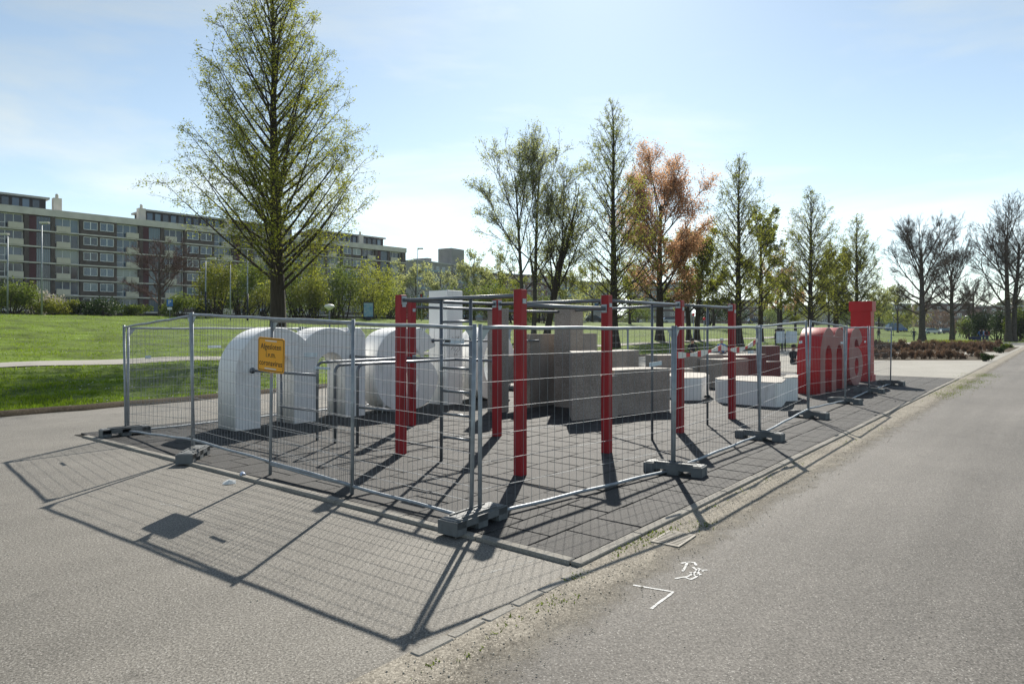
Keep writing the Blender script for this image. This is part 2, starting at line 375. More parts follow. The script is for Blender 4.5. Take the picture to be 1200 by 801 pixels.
class MB:
    def __init__(self):
        self.v, self.f, self.sm = [], [], []
    def add(self, V, F, smooth=False):
        b = len(self.v)
        self.v += [tuple(p) for p in V]
        self.f += [tuple(i + b for i in f) for f in F]
        self.sm += [smooth] * len(F)
        return self
    def box(self, a, b, xf=None):
        (x0, y0, z0), (x1, y1, z1) = a, b
        V = [Vector(p) for p in ((x0, y0, z0), (x1, y0, z0), (x1, y1, z0), (x0, y1, z0), (x0, y0, z1), (x1, y0, z1), (x1, y1, z1), (x0, y1, z1))]
        if xf: V = [xf @ p for p in V]
        return self.add(V, [(0, 3, 2, 1), (4, 5, 6, 7), (0, 1, 5, 4), (1, 2, 6, 5), (2, 3, 7, 6), (3, 0, 4, 7)])
    def cbox(self, c, s, xf=None):
        return self.box([c[i] - s[i] / 2 for i in range(3)], [c[i] + s[i] / 2 for i in range(3)], xf)
    def bbox(self, c, s, bev=0.01):               # box with chamfered vertical and top edges
        x, y, z = s[0] / 2, s[1] / 2, s[2]
        pl = [(-x + bev, -y), (x - bev, -y), (x, -y + bev), (x, y - bev), (x - bev, y), (-x + bev, y), (-x, y - bev), (-x, -y + bev)]
        k = 1 - bev / max(x, y)
        V = [(c[0] + p[0], c[1] + p[1], c[2]) for p in pl] + [(c[0] + p[0], c[1] + p[1], c[2] + z - bev) for p in pl] + \
            [(c[0] + p[0] * (1 - bev / x), c[1] + p[1] * (1 - bev / y), c[2] + z) for p in pl]
        F = [tuple(range(7, -1, -1)), tuple(range(16, 24))]
        for r in (0, 8):
            F += [(r + i, r + (i + 1) % 8, r + 8 + (i + 1) % 8, r + 8 + i) for i in range(8)]
        return self.add(V, F)
    def tube(self, pts, rad, n=8, cap=True):
        pts = [Vector(p) for p in pts]
        rad = [rad] * len(pts) if not hasattr(rad, '__len__') else rad
        V, F = [], []
        t0 = (pts[1] - pts[0]).normalized()
        ref = t0.orthogonal().normalized()
        for i, p in enumerate(pts):
            a, b = pts[max(0, i - 1)], pts[min(len(pts) - 1, i + 1)]
            t = (b - a).normalized()
            ref = (ref - t * ref.dot(t)).normalized()
            bi = t.cross(ref)
            for k in range(n):
                an = 2 * math.pi * k / n
                V.append(p + (ref * math.cos(an) + bi * math.sin(an)) * rad[i])
        for i in range(len(pts) - 1):
            for k in range(n):
                F.append((i * n + k, i * n + (k + 1) % n, (i + 1) * n + (k + 1) % n, (i + 1) * n + k))
        self.add(V, F, True)
        if cap:
            b = len(self.v) - len(V)
            self.f.append(tuple(b + k for k in range(n - 1, -1, -1))); self.sm.append(False)
            self.f.append(tuple(b + (len(pts) - 1) * n + k for k in range(n))); self.sm.append(False)
        return self
    def prism(self, outline, z0, z1, top_in=0.0):
        n = len(outline)
        area = sum(outline[i][0] * outline[(i + 1) % n][1] - outline[(i + 1) % n][0] * outline[i][1] for i in range(n))
        if area < 0: outline = outline[::-1]
        V = [(x, y, z0) for x, y in outline] + [(x, y, z1) for x, y in outline]
        F = [tuple(range(n - 1, -1, -1)), tuple(range(n, 2 * n))] + [(i, (i + 1) % n, n + (i + 1) % n, n + i) for i in range(n)]
        return self.add(V, F)
    def lathe(self, prof, n=16, c=(0, 0, 0)):
        V, F = [], []
        for r, z in prof:
            for k in range(n):
                a = 2 * math.pi * k / n
                V.append((c[0] + r * math.cos(a), c[1] + r * math.sin(a), c[2] + z))
        for i in range(len(prof) - 1):
            for k in range(n):
                F.append((i * n + k, i * n + (k + 1) % n, (i + 1) * n + (k + 1) % n, (i + 1) * n + k))
        F.append(tuple(range(n - 1, -1, -1))); F.append(tuple((len(prof) - 1) * n + k for k in range(n)))
        return self.add(V, F, True)
    def mesh(self, name, m):
        me = bpy.data.meshes.new(name)
        me.from_pydata(self.v, [], self.f)
        me.polygons.foreach_set('use_smooth', self.sm)
        me.update()
        if m: me.materials.append(m)
        return me
    def build(self, name, m, parent=None, loc=None, rz=None):
        return link(name, self.mesh(name, m), parent, loc, rz)
def copy_tree(o, parent=None):
    c = o.copy(); COL.objects.link(c)
    if parent is not None: c.parent = parent
    for ch in list(o.children):
        copy_tree(ch, c)
    return c
def curve_mesh(name, splines, depth, m, bevel=0.0, text=None, size=1.0):
    """Filled 2D outlines (holes allowed) extruded to a solid; drawn in x,z with thickness along y."""
    if text is None:
        cu = bpy.data.curves.new(name, 'CURVE')
        cu.dimensions = '2D'; cu.fill_mode = 'BOTH'
        for sp in splines:
            s = cu.splines.new('POLY'); s.points.add(len(sp) - 1)
            for p, q in zip(s.points, sp): p.co = (q[0], q[1], 0, 1)
            s.use_cyclic_u = True
    else:
        cu = bpy.data.curves.new(name, 'FONT')
        cu.body = text; cu.size = size; cu.align_x = 'CENTER'; cu.align_y = 'CENTER'
        cu.resolution_u = 3; cu.space_character = 1.06; cu.offset = size * 0.009
    cu.extrude = max(depth / 2 - bevel, 0.0001)
    cu.bevel_depth = bevel; cu.bevel_resolution = 1
    if text is None: cu.offset = -bevel
    ob = bpy.data.objects.new(name, cu); COL.objects.link(ob)
    dg = bpy.context.evaluated_depsgraph_get()
    me = bpy.data.meshes.new_from_object(ob.evaluated_get(dg))
    bpy.data.objects.remove(ob); bpy.data.curves.remove(cu)
    me.transform(Matrix.Rotation(R(90), 4, 'X'))
    me.materials.clear(); me.materials.append(m)
    me.name = name
    return me
def arc(cx, cz, rx, rz, a0, a1, n=18):
    return [(cx + rx * math.cos(R(a0 + (a1 - a0) * i / n)), cz + rz * math.sin(R(a0 + (a1 - a0) * i / n))) for i in range(n + 1)]

# ================================================================== THE SETTING
# terrain, one sheet to the horizon
def axis(lo, hi, near_lo, near_hi, step, grow=1.22):
    a = list(np.arange(near_lo, near_hi + step * 0.5, step))
    s = step
    while a[-1] < hi: s *= grow; a.append(min(hi, a[-1] + s))
    s = step
    while a[0] > lo: s *= grow; a.insert(0, max(lo, a[0] - s))
    return np.array(a)
ax = axis(-900, 900, -45, 70, 0.9)
ay = axis(-150, 1100, -2, 85, 0.9)
gx, gy = np.meshgrid(ax, ay)
gu, gv = (gx - CX) * UX + (gy - CY) * UY, -(gx - CX) * UY + (gy - CY) * UX
paved = (gv < lawn_v(gu) - 0.2) & (gv > -9.0) & (gu < 100)
gz = height(gx, gy) - np.where(paved, 0.10, 0.0)
nx, ny = len(ax), len(ay)
idx = np.arange(nx * ny).reshape(ny, nx)
F = np.stack([idx[:-1, :-1], idx[:-1, 1:], idx[1:, 1:], idx[1:, :-1]], -1).reshape(-1, 4)
tag(link('ground', np_mesh('ground', np.stack([gx, gy, gz], -1).reshape(-1, 3), F, M['lawn'], True)), 'green lawn rising gently behind the playground', kind='structure')

def sheet(name, uv, z, m, n=None):
    mb = MB(); mb.add([W(u, v, z) for u, v in uv], [tuple(range(len(uv)))])
    return tag(mb.build(name, m), kind='structure')
us = [-70, 4, 10, 28, 48, 60, 90, 104]
sheet('path', [(-70, -1.4), (104, -1.4)] + [(u, float(lawn_v(u))) for u in us[::-1]], 0.0, M['asphalt'])
sheet('paving', [(25.6, 0.05), (104, 0.05)] + [(u, float(lawn_v(u)) - 0.3) for u in (100, 90, 60, 48, 28)] + [(25.6, 17.0)], 0.004, M['paving'])
road_edge = [(u, -0.48 + 0.07 * math.sin(u * 0.9) + 0.05 * math.sin(u * 2.7 + 1)) for u in np.arange(-70, 104.5, 0.5)]
sheet('road', [(-70, -9.5), (104, -9.5)] + road_edge[::-1], 0.004, M['road'])
# sandy verge between road and kerb: thins out over the asphalt in a worn, irregular edge
def verge_material():
    m = M['gravel']; n, l = m.node_tree.nodes, m.node_tree.links
    b = n['Principled BSDF']; src = b.inputs['Base Color'].links[0].from_socket
    geo = n.new('ShaderNodeNewGeometry')
    dt = n.new('ShaderNodeVectorMath'); dt.operation = 'DOT_PRODUCT'; dt.inputs[1].default_value = (-UY, UX, 0)
    l.new(geo.outputs['Position'], dt.inputs[0])
    v0 = -UY * CX + UX * CY
    nz = n.new('ShaderNodeTexNoise'); nz.inputs['Scale'].default_value = 2.6; nz.inputs['Detail'].default_value = 9; nz.inputs['Roughness'].default_value = 0.72
    l.new(geo.outputs['Position'], nz.inputs['Vector'])
    ad = n.new('ShaderNodeMath'); ad.operation = 'MULTIPLY_ADD'; ad.inputs[1].default_value = 0.75
    l.new(nz.outputs['Fac'], ad.inputs[0]); l.new(dt.outputs['Value'], ad.inputs[2])
    mr = n.new('ShaderNodeMapRange'); mr.inputs['From Min'].default_value = v0 - 0.27; mr.inputs['From Max'].default_value = v0 + 0.08
    l.new(ad.outputs['Value'], mr.inputs['Value'])
    tr = n.new('ShaderNodeBsdfTransparent'); mx = n.new('ShaderNodeMixShader')
    l.new(mr.outputs['Result'], mx.inputs['Fac']); l.new(tr.outputs['BSDF'], mx.inputs[1]); l.new(b.outputs['BSDF'], mx.inputs[2])
    l.new(mx.outputs['Shader'], n['Material Output'].inputs['Surface'])
verge_material()
ge = [(u, -1.05) for u in np.arange(-12, 80, 0.25)]
V, F = [], []
for i, (u, v) in enumerate(ge):
    V += [W(u, v, 0.0052), W(u, v * 0.5, 0.0062), W(u, v * 0.25, 0.012), W(u, -0.004, 0.009)]
    if i: F += [((i - 1) * 4 + k, i * 4 + k, i * 4 + k + 1, (i - 1) * 4 + k + 1) for k in range(3)]
gs = MB(); gs.add(V, F, True)
tag(gs.build('gravel_verge', M['gravel']), kind='structure')
# footpath crossing the lawn
V, F = [], []
for i, u in enumerate(np.arange(-60, 100, 1.0)):
    for k, v in enumerate((27.3, 28.2, 29.1)):
        p = W(u, v); V.append((p.x, p.y, ground(p.x, p.y) + 0.04))
    if i: F += [((i - 1) * 3 + k, i * 3 + k, i * 3 + k + 1, (i - 1) * 3 + k + 1) for k in range(2)]
lp = MB(); lp.add(V, F, True)
tag(lp.build('lawn_path', M['paving']), kind='structure')
# bare earth edge of the lawn
V, F = [], []
for i, u in enumerate(np.arange(-60, 95, 0.5)):
    e = float(lawn_v(u))
    for k, (dv, z) in enumerate(((-0.12, 0.006), (-0.04, 0.10), (0.16, 0.11))):
        p = W(u, e + dv + 0.05 * math.sin(u * 3.1) + 0.04 * math.sin(u * 7.7)); V.append((p.x, p.y, z + (ground(p.x, p.y) if k == 2 else 0)))
    if i: F += [((i - 1) * 3 + k, i * 3 + k, i * 3 + k + 1, (i - 1) * 3 + k + 1) for k in range(2)]
le = MB(); le.add(V, F, True)
tag(le.build('lawn_edge', M['earth']), kind='structure')

# rubber tile platform
PL, PW = 25.1, 10.5
plat = sheet('rubber_platform', [(0.0, 0.0), (PL, 0.0), (PL, PW), (0.0, PW)], 0.006, M['joint'])
tile_me = MB()
tile_me.bbox((0, 0, 0), (0.488, 0.488, 0.018), 0.006)
tile_me = tile_me.mesh('tile', M['rubber'])
cells = []
for j in range(21):
    off = 0.19 if j % 2 == 0 else -0.06
    v0, v1 = 0.10 + 0.5 * j, min(0.60 + 0.5 * j, PW - 0.02)
    if v1 - v0 < 0.1: continue
    for i in range(-1, 52):
        a, b = max(off + 0.5 * i, 0.10), min(off + 0.5 * i + 0.5, PL - 0.01)
        if b - a > 0.06: cells.append(((a + b) / 2, (v0 + v1) / 2, (b - a) / 0.5, (v1 - v0) / 0.5))
cells.sort(key=lambda c: W(c[0], c[1]).length)
for k, (u, v, su, sv) in enumerate(cells[:300]):
    o = link('tile', tile_me, plat)
    o.location = W(u + random.uniform(-.003, .003), v + random.uniform(-.003, .003), 0.007 + random.uniform(0, 0.005))
    o.scale = (su, sv, 1)
    o.rotation_euler = (random.uniform(-.006, .006), random.uniform(-.006, .006), TH + random.uniform(-.006, .006))
rest = MB()
for u, v, su, sv in cells[300:]:
    xf = Matrix.Translation(W(u, v, 0.007 + random.uniform(0, 0.005))) @ Matrix.Rotation(TH + random.uniform(-.006, .006), 4, 'Z')
    rest.box((-0.244 * su, -0.244 * sv, 0), (0.244 * su, 0.244 * sv, 0.018), xf)
tag(rest.build('tile_field', M['rubber'], plat), kind='stuff')
# kerb stones round the platform and onward along the verge
kerb = tag(empty('kerb'), kind='structure')
ks = MB(); ks.bbox((0, 0, 0), (0.992, 0.095, 0.042), 0.006); ks = ks.mesh('kerb_stone', M['kerb'])
def kstone(u, v, rz, z=-0.008):
    o = link('kerb_stone', ks, kerb); o.location = W(u, v, z + random.uniform(-.003, .004)); o.rotation_euler = (0, 0, rz + random.uniform(-.006, .006))
for i in range(25): kstone(0.5 + i, 0.045, TH)
for i in range(10): kstone(0.045, 0.60 + i, TH + math.pi / 2)
for i in range(14): kstone(25.75 + i, 0.045, TH, -0.022)
# broken edging bricks between path and verge in front of the corner
eb = MB(); eb.bbox((0, 0, 0), (0.29, 0.085, 0.04), 0.008); eb = eb.mesh('edging_brick', M['kerb'])
edging = tag(empty('edging'), kind='structure')
for i in range(6):
    o = link('edging_brick', eb, edging)
    o.location = W(-0.16 - 0.30 * i, -0.05 - 0.015 * random.random(), -0.023 + random.uniform(-.006, .006)); o.rotation_euler = (random.uniform(-.04, .04), random.uniform(-.03, .03), TH + random.uniform(-.04, .04))

# ================================================================== FENCE
PLEN, PH = 3.5, 1.80
def panel_parts(pv, ph, nplates):
    d = {}
    mb = MB(); mb.tube([(0, 0, -0.17), (0, 0, PH + 0.035)], 0.021, 10); d['post'] = mb.mesh('post', M['galv'])
    mb = MB()
    n = 14
    mb.tube([(0.02 + (PLEN - 0.04) * i / n, 0, 0.004 * math.sin(i * 1.3)) for i in range(n + 1)], 0.019, 8); d['rail'] = mb.mesh('rail', M['galv'])
    V, Fc = [], []
    def wire(a, b, r):
        a, b = Vector(a), Vector(b)
        t = (b - a).normalized(); s = t.orthogonal().normalized(); q = t.cross(s)
        k = len(V)
        for p in (a, b):
            for c in ((1, 0), (-.5, .87), (-.5, -.87)): V.append(p + (s * c[0] + q * c[1]) * r)
        for i in range(3): Fc.append((k + i, k + (i + 1) % 3, k + 3 + (i + 1) % 3, k + 3 + i))
    x = pv
    while x < PLEN - 0.03:
        j = random.uniform(-.004, .004)
        wire((x + j, 0, 0.0), (x + j + random.uniform(-.006, .006), random.uniform(-.004, .004), PH), 0.0021); x += pv
    z = ph
    while z < PH - 0.05:
        wire((0.0, 0.004, z), (PLEN, 0.004, z + random.uniform(-.008, .008)), 0.0028); z += ph
    d['wire_mesh'] = np_mesh('wire_mesh', [tuple(p) for p in V], Fc, M['wire'])
    mb = MB(); mb.prism([(0, 0), (0.11, 0), (0, 0.13)], -0.002, 0.002)
    me = mb.mesh('corner_plate', M['bracket']); me.transform(Matrix.Rotation(R(90), 4, 'X') @ Matrix.Scale(-1, 4, (0, 1, 0))); d['corner_plate'] = me
    mb = MB(); mb.box((-0.13, -0.008, -0.025), (0.13, -0.004, 0.025)); d['plate'] = mb.mesh('name_plate', M['plate'])
    mb = MB(); mb.box((-0.11, -0.0095, -0.016), (-0.01, -0.0085, 0.016)); d['mark'] = mb.mesh('printed_mark', M['black'])
    return d
PP_DENSE = panel_parts(0.072, 0.152, 1)
PP_WIDE = panel_parts(0.125, 0.255, 1)
def fence_panel(a, b, zt0, zt1, label, parts, group='temporary mesh fence panels', plate=None, lean=0.0, off=0.0):
    A = W(a[0], a[1], zt0 - PH); B = W(b[0], b[1], zt1 - PH)
    x = (B - A); L = x.length; x.normalize()
    y = Vector((0, 0, 1)).cross(x).normalized()
    z = (x.cross(y) + y * lean).normalized(); y = z.cross(x)
    A = A + y * off
    root = bpy.data.objects.new('mesh_fence', None); COL.objects.link(root)
    root.matrix_world = Matrix(((x.x, y.x, z.x, A.x), (x.y, y.y, z.y, A.y), (x.z, y.z, z.z, A.z), (0, 0, 0, 1)))
    tag(root, label, 'fence panel', group)
    s = L / PLEN
    for px in (0.0, L): o = link('post', parts['post'], root); o.location = (px, 0, 0)
    for pz in (0.0, PH): o = link('rail', parts['rail'], root); o.location = (0, 0, pz); o.scale = (s, 1, 1)
    o = link('wire_mesh', parts['wire_mesh'], root); o.scale = (s, 1, 1)
    for px, sx in ((0.015, 1), (L - 0.015, -1)):
        o = link('corner_plate', parts['corner_plate'], root); o.location = (px, 0, PH - 0.012); o.scale = (sx, 1, 1)
    if plate is not None:
        o = link('name_plate', parts['plate'], root); o.location = (plate[0] * L, -0.004, plate[1])
        if plate[2] < 0: o.rotation_euler = (0, 0, math.pi)
        o.rotation_euler[1] = plate[3] if len(plate) > 3 else 0
        m2 = link('printed_mark', parts['mark'], o)
    return root
fr = [(0.40, 1.40), (3.60, 0.95), (6.95, 1.00), (10.3, 1.15), (13.6, 1.20), (17.0, 1.35), (20.4, 1.40)]
zt = [1.872, 1.862, 1.885, 2.00, 1.90, 1.885, 1.86]
desc = ['open mesh fence panel by the road, running from the corner foot block', 'mesh fence panel by the road, holding one end of the striped tape', 'mesh fence panel beside the low white drums', 'mesh fence panel in front of the red letter with two arches, left half', 'mesh fence panel across the pale red figure six', 'last roadside mesh fence panel, in front of the tall red figure one']
GR = 'mesh fence panels along the road side'
fence_panel(fr[0], fr[1], zt[0], zt[1], desc[0], PP_WIDE, GR, (0.885, 1.36, -1, 0.06), lean=0.0)
for i in range(1, 6):
    fence_panel((fr[i][0] + 0.06, fr[i][1] + 0.01), fr[i + 1], zt[i] + (0.0 if i != 4 else -0.03), zt[i + 1], desc[i], PP_WIDE, GR, (0.86, 1.40, -1), lean=0.015 * (-1) ** i)
fence_panel((0.30, 6.85), (0.30, 3.20), 2.06, 1.93, 'raised mesh fence panel carrying the yellow notice', PP_DENSE, 'mesh fence panels on the square side', None, lean=-0.02)
fence_panel((0.35, 4.83), (0.36, 1.43), 1.955, 1.872, 'mesh fence panel overlapping its neighbour, ending at the corner foot block', PP_DENSE, 'mesh fence panels on the square side', (0.24, 1.42, -1, 0.05), off=-0.05)
fence_panel((0.34, 6.90), (0.55, 9.75), 2.045, 1.885, 'short end mesh fence panel seen before the lawn', PP_DENSE, 'mesh fence panels on the square side', (0.62, 1.25, 1))
for i in range(6):
    u0 = 0.60 + 3.53 * i
    fence_panel((u0, 9.78), (u0 + 3.47, 9.78), 1.86, 1.86, 'mesh fence panel along the back beside the lawn', PP_WIDE if i > 1 else PP_DENSE, 'mesh fence panels along the back', (0.45, 1.45, -1) if i < 4 else None)
fence_panel((22.9, 3.2), (22.9, 6.5), 1.87, 1.87, 'mesh fence panel closing the far end beyond the red letters', PP_WIDE, 'mesh fence panels at the far end')
fence_panel((22.9, 6.56), (22.6, 9.76), 1.87, 1.87, 'mesh fence panel closing the far end beyond the red letters', PP_WIDE, 'mesh fence panels at the far end')

def foot_block():
    root = empty('ballast_block')
    mb = MB()
    L, Wd, H = 0.74, 0.23, 0.135
    # side profile with two lifting cut-outs below
    prof = [(-L / 2, 0), (-L / 2, H - .015), (-L / 2 + .015, H), (L / 2 - .015, H), (L / 2, H - .015), (L / 2, 0), (0.235, 0), (0.225, 0.055), (0.085, 0.055), (0.075, 0), (-0.075, 0), (-0.085, 0.055), (-0.225, 0.055), (-0.235, 0)]
    n = len(prof); hw = Wd / 2 - 0.022
    V = [(x, -hw, z) for x, z in prof] + [(x, hw, z) for x, z in prof]
    mb.add(V, [tuple(range(n)), tuple(range(2 * n - 1, n - 1, -1))] + [(i, n + i, n + (i + 1) % n, (i + 1) % n) for i in range(n)])
    root_body = mb.build('block_body', M['foot'], root)
    mb = MB()
    for s in (-1, 1):                       # thick side walls, three legs each
        y0, y1 = sorted((s * hw * 0.998, s * Wd / 2))
        for a, b in ((-L / 2 + .003, -0.24), (-0.07, 0.07), (0.24, L / 2 - .003)): mb.box((a, y0, 0), (b, y1, H - 0.012))
        mb.box((-L / 2 + .004, y0, 0.058), (L / 2 - .004, y1 - 0.001 * s * (s > 0), H - 0.014))
    mb.build('side_rib', M['foot'], root)
    for s in (-1, 1):
        mb = MB()
        mb.box((s * L / 2 - .004, -Wd / 2 + .002, 0.0), (s * L / 2 + .012, -Wd / 2 + .05, H - .01)); mb.box((s * L / 2 - .004, Wd / 2 - .05, 0.0), (s * L / 2 + .012, Wd / 2 - .002, H - .01))
        mb.box((s * L / 2 - .0035, -Wd / 2 + .0495, 0.085), (s * L / 2 + .0115, Wd / 2 - .0495, H - .012))
        mb.build('end_rib', M['foot'], root)
    mb = MB()
    for x in (-0.22, 0.22): mb.box((x - .09, -.028, H + .001), (x + .09, .028, H + .004))
    for y in (-.075, .075): mb.box((-.25, y - .010, H + .001), (.25, y + .010, H + .012))
    mb.build('top_rib', M['foot'], root)
    mb = MB()
    for x in (-0.05, 0.05): mb.lathe([(0.034, H + 0.0005), (0.034, H + .007), (0.026, H + .0075)], 12, (x, 0, 0))
    mb.build('socket_ring', M['foot'], root)
    return root
fb0 = foot_block()
spots = [((0.27, 1.36), TH + 0.05, 'dark plastic foot block under the fence corner'), ((0.20, 6.62), TH + 0.80, 'plastic foot block under the raised fence post left of the yellow notice'),
         ((0.50, 9.66), TH - 0.1, 'plastic foot block at the lawn-side fence corner'), ((3.57, 0.90), TH + math.pi / 2 + 0.12, 'plastic foot block under the taped fence post, road side'),
         ((6.92, 0.98), TH + math.pi / 2, 'plastic foot block on the road side before the white drums'), ((10.28, 1.13), TH + math.pi / 2 - 0.1, 'plastic foot block in front of the red letter with arches'),
         ((13.6, 1.2), TH + math.pi / 2 - 0.2, 'plastic foot block beside the red letter with arches'), ((17.0, 1.34), TH + math.pi / 2, 'plastic foot block in front of the red figure six'), ((20.45, 1.38), TH + math.pi / 2 - 0.15, 'plastic foot block before the tall red figure one')]
for i in range(6): spots.append(((0.60 + 3.53 * (i + 1) - 0.03, 9.78), TH + math.pi / 2, 'plastic foot block of the back fence beside the lawn'))
spots += [((22.9, 3.25), TH, 'plastic foot block of the far end fence'), ((22.9, 6.53), TH, 'plastic foot block of the far end fence'), ((22.62, 9.74), TH, 'plastic foot block of the far end fence')]
for i, ((u, v), rz, lb) in enumerate(spots):
    o = fb0 if i == 0 else copy_tree(fb0)
    inside = 0.0 < u < PL and 0.0 < v < PW
    o.location = W(u, v, 0.024 if inside else 0.0); o.rotation_euler = (0, 0, rz)
    tag(o, lb, 'foot block', 'plastic feet of the fence')

# yellow notice on the raised panel
sg = bpy.data.objects.new('notice_sign', None); COL.objects.link(sg)
c = W(0.27, 4.71, 1.535)
sg.location = c - W(1, 0) * 0 + (W(0, 0) - W(1, 0)) * 0.035
sg.rotation_euler = (0, R(2.5), TH - math.pi / 2)
tag(sg, 'yellow closure notice with black lettering hung on the mesh fence', 'sign')
def rrect(w, h, r, n=4):
    o = []
    for cx, cz, a in ((w / 2 - r, h / 2 - r, 0), (-w / 2 + r, h / 2 - r, 90), (-w / 2 + r, -h / 2 + r, 180), (w / 2 - r, -h / 2 + r, 270)):
        o += arc(cx, cz, r, r, a, a + 90, n)
    return o
link('board', curve_mesh('board', [rrect(0.58, 0.425, 0.035)], 0.006, M['yellow']), sg)
o = link('border', curve_mesh('border', [rrect(0.556, 0.40, 0.03), rrect(0.54, 0.384, 0.024)], 0.001, M['signblack']), sg); o.location = (0, -0.0042, 0)
for t, z in (('Afgesloten', 0.098), ('i.v.m.', 0.0), ('coronavirus', -0.105)):
    me = curve_mesh('lettering', None, 0.001, M['signblack'], text=t, size=0.100)
    o = link('lettering', me, sg); o.location = (0, -0.0042, z)
for z in (0.172, -0.172):
    mb = MB(); mb.box((-0.13, -0.0056, z - 0.007), (0.13, -0.0049, z + 0.007)); mb.build('fixing_strip', M['litter'], sg)

# red and white tape slung between two posts
def tape(name, ctrl, label):
    root = empty(name, ctrl[0]); tag(root, label, 'tape')
    n = 26; pts = []
    P = [Vector(p) for p in ctrl]
    for i in range(n + 1):
        t = i / n * (len(P) - 1); k = min(int(t), len(P) - 2); f = t - k
        p = P[k].lerp(P[k + 1], f); p.z -= 0.075 * math.sin(math.pi * f) * (1.25 if k else 0.5)
        pts.append(p - P[0])
    for i in range(n):
        mb = MB()
        a, b = pts[i], pts[i + 1]
        w0, w1 = (0.032 + 0.012 * math.sin(i * 1.1)), (0.032 + 0.012 * math.sin((i + 1) * 1.1))
        q0, q1 = Vector((0.012 * math.sin(i), 0.02 * math.cos(i * 0.7), 1)) * w0, Vector((0.012 * math.sin(i + 1), 0.02 * math.cos((i + 1) * 0.7), 1)) * w1
        t = Vector((0.0012, -0.0012, 0))
        V = [a - q0 - t, b - q1 - t, b + q1 - t, a + q0 - t, a - q0 + t, b - q1 + t, b + q1 + t, a + q0 + t]
        mb.add(V, [(0, 1, 2, 3), (7, 6, 5, 4), (0, 4, 5, 1), (3, 2, 6, 7)])
        mb.build('red_band' if i % 3 == 0 else 'white_band', M['tape_r' if i % 3 == 0 else 'tape_w'], root)
tape('barrier_tape', [W(3.66, 0.96, 1.52), W(5.3, 0.99, 1.58), W(6.95, 1.02, 1.67)], 'red and white barrier tape slung between roadside fence posts')

# ================================================================== LETTERS
def m_outline():
    w, h, r, ri = 2.92, 1.86, 0.85, 0.35
    c1, c2, zc = 0.85, 2.05, 1.0
    out = [(0, 0.0)]
    pts = [(0, 0), (0.5, 0)] + arc(c1, zc, ri, ri, 180, 0, 14) + [(1.2, 0), (1.7, 0)] + arc(c2, zc, ri, ri, 180, 0, 14) + [(2.4, 0), (w, 0), (w, h - 0.16), (w - 0.14, h - 0.01), (2.52, h - 0.01), (2.47, 1.72)]
    a2 = math.degrees(math.acos(0.42 / r)); pts += arc(c2, zc, r, r, a2, math.degrees(math.pi - math.acos(0.6 / r)), 16)
    pts += arc(c1, zc, r, r, math.degrees(math.acos(0.6 / r)), 180, 20)[1:]
    return [pts]
def six_outline():
    out = []
    for x, z in arc(0, 0, 1, 1, 28, 352, 48):
        e = 2 / 2.5
        out.append((0.95 + 0.95 * math.copysign(abs(x) ** e, x), 0.92 + 0.92 * math.copysign(abs(z) ** e, z)))
    bowl = arc(1.0, 0.66, 0.88, 0.56, 2, 112, 14)
    neck = [(0.70, 1.33)] + arc(0.97, 1.22, 0.30, 0.27, 170, 62, 6) + [(1.30, 1.24)]
    return [out + bowl[:-1] + neck, arc(1.0, 0.60, 0.27, 0.29, 360, 0, 20)[:-1]]
def zero_outline():
    return [arc(0.9, 0.93, 0.9, 0.93, 0, 360, 36)[:-1], arc(0.9, 0.93, 0.36, 0.55, 360, 0, 24)[:-1]]
def letter(name, u, v, outl, label, m, cat='letter', front=None, depth=0.62, group=None):
    root = empty(name, W(u, v, 0.024), TH); tag(root, label, cat, group)
    b = link('body', curve_mesh('body', outl, depth, m, 0.012), root); b.location = (0, depth / 2, 0)
    if front:
        f = link('front_face', curve_mesh('front_face', outl, 0.006, front), root); f.location = (0, -0.001, 0)
    return root
letter('letter_m', 1.90, 8.55, m_outline(), 'thick white letter of two arches beside the yellow notice', M['white'])
letter('figure_six', 5.05, 8.50, six_outline(), 'thick white figure six behind the red posts', M['white'], 'figure')
letter('figure_zero', 8.02, 8.50, zero_outline(), 'thick white ring-shaped figure beyond the tall white block', M['white'], 'figure')
def tall_one(u, v, m, label, cap):
    root = empty('figure_one', W(u, v, 0.024), TH); tag(root, label, 'figure')
    mb = MB(); mb.bbox((0.27, 0.32, 0), (0.54, 0.64, 2.75), 0.012); mb.build('shaft', m, root)
    mb = MB()
    if cap:
        mb.bbox((0.27, 0.32, 2.42), (0.62, 0.74, 0.345), 0.012); mb.build('cap', m, root)
        mb = MB(); mb.bbox((0.27, 0.32, 0), (0.64, 0.72, 0.22), 0.012); mb.build('base', m, root)
    else:
        mb.box((0.36, -0.004, 2.50), (0.41, 0.004, 2.60)); mb.build('vent_plate', M['bracket'], root)
        mb = MB(); mb.lathe([(0.02, 0), (0.02, 0.012), (0.001, 0.014)], 8)
        o = mb.build('bolt', M['bracket'], root); o.location = (0.3, -0.001, 2.0); o.rotation_euler = (R(90), 0, 0)
        # sprayed scribbles on the front face
        gm = M['signblack']
        for k, (pts) in enumerate([[(0, 0), (.05, .12), (.07, 0), (.10, .10), (.13, 0)], [(.16, .0), (.15, .1), (.21, .12), (.2, .02), (.26, .13), (.29, .03)], [(.30, .12), (.24, .06), (.33, .02)],
                                   [(.0, -.2), (.08, -.13), (.1, -.22), (.16, -.14)], [(.16, -.24), (.25, -.16), (.22, -.26), (.32, -.2), (.28, -.12)], [(.1, -.36), (.13, -.28), (.16, -.36), (.11, -.32)], [(.18, -.36), (.21, -.28), (.23, -.35)]]):
            mb = MB(); mb.tube([(0.12 + x, 0, 1.52 + z) for x, z in pts], 0.006, 4)
            o = mb.build('scribble', gm, root); o.scale = (1, 0.3, 1); o.location = (0, -0.001, 0)
    return root
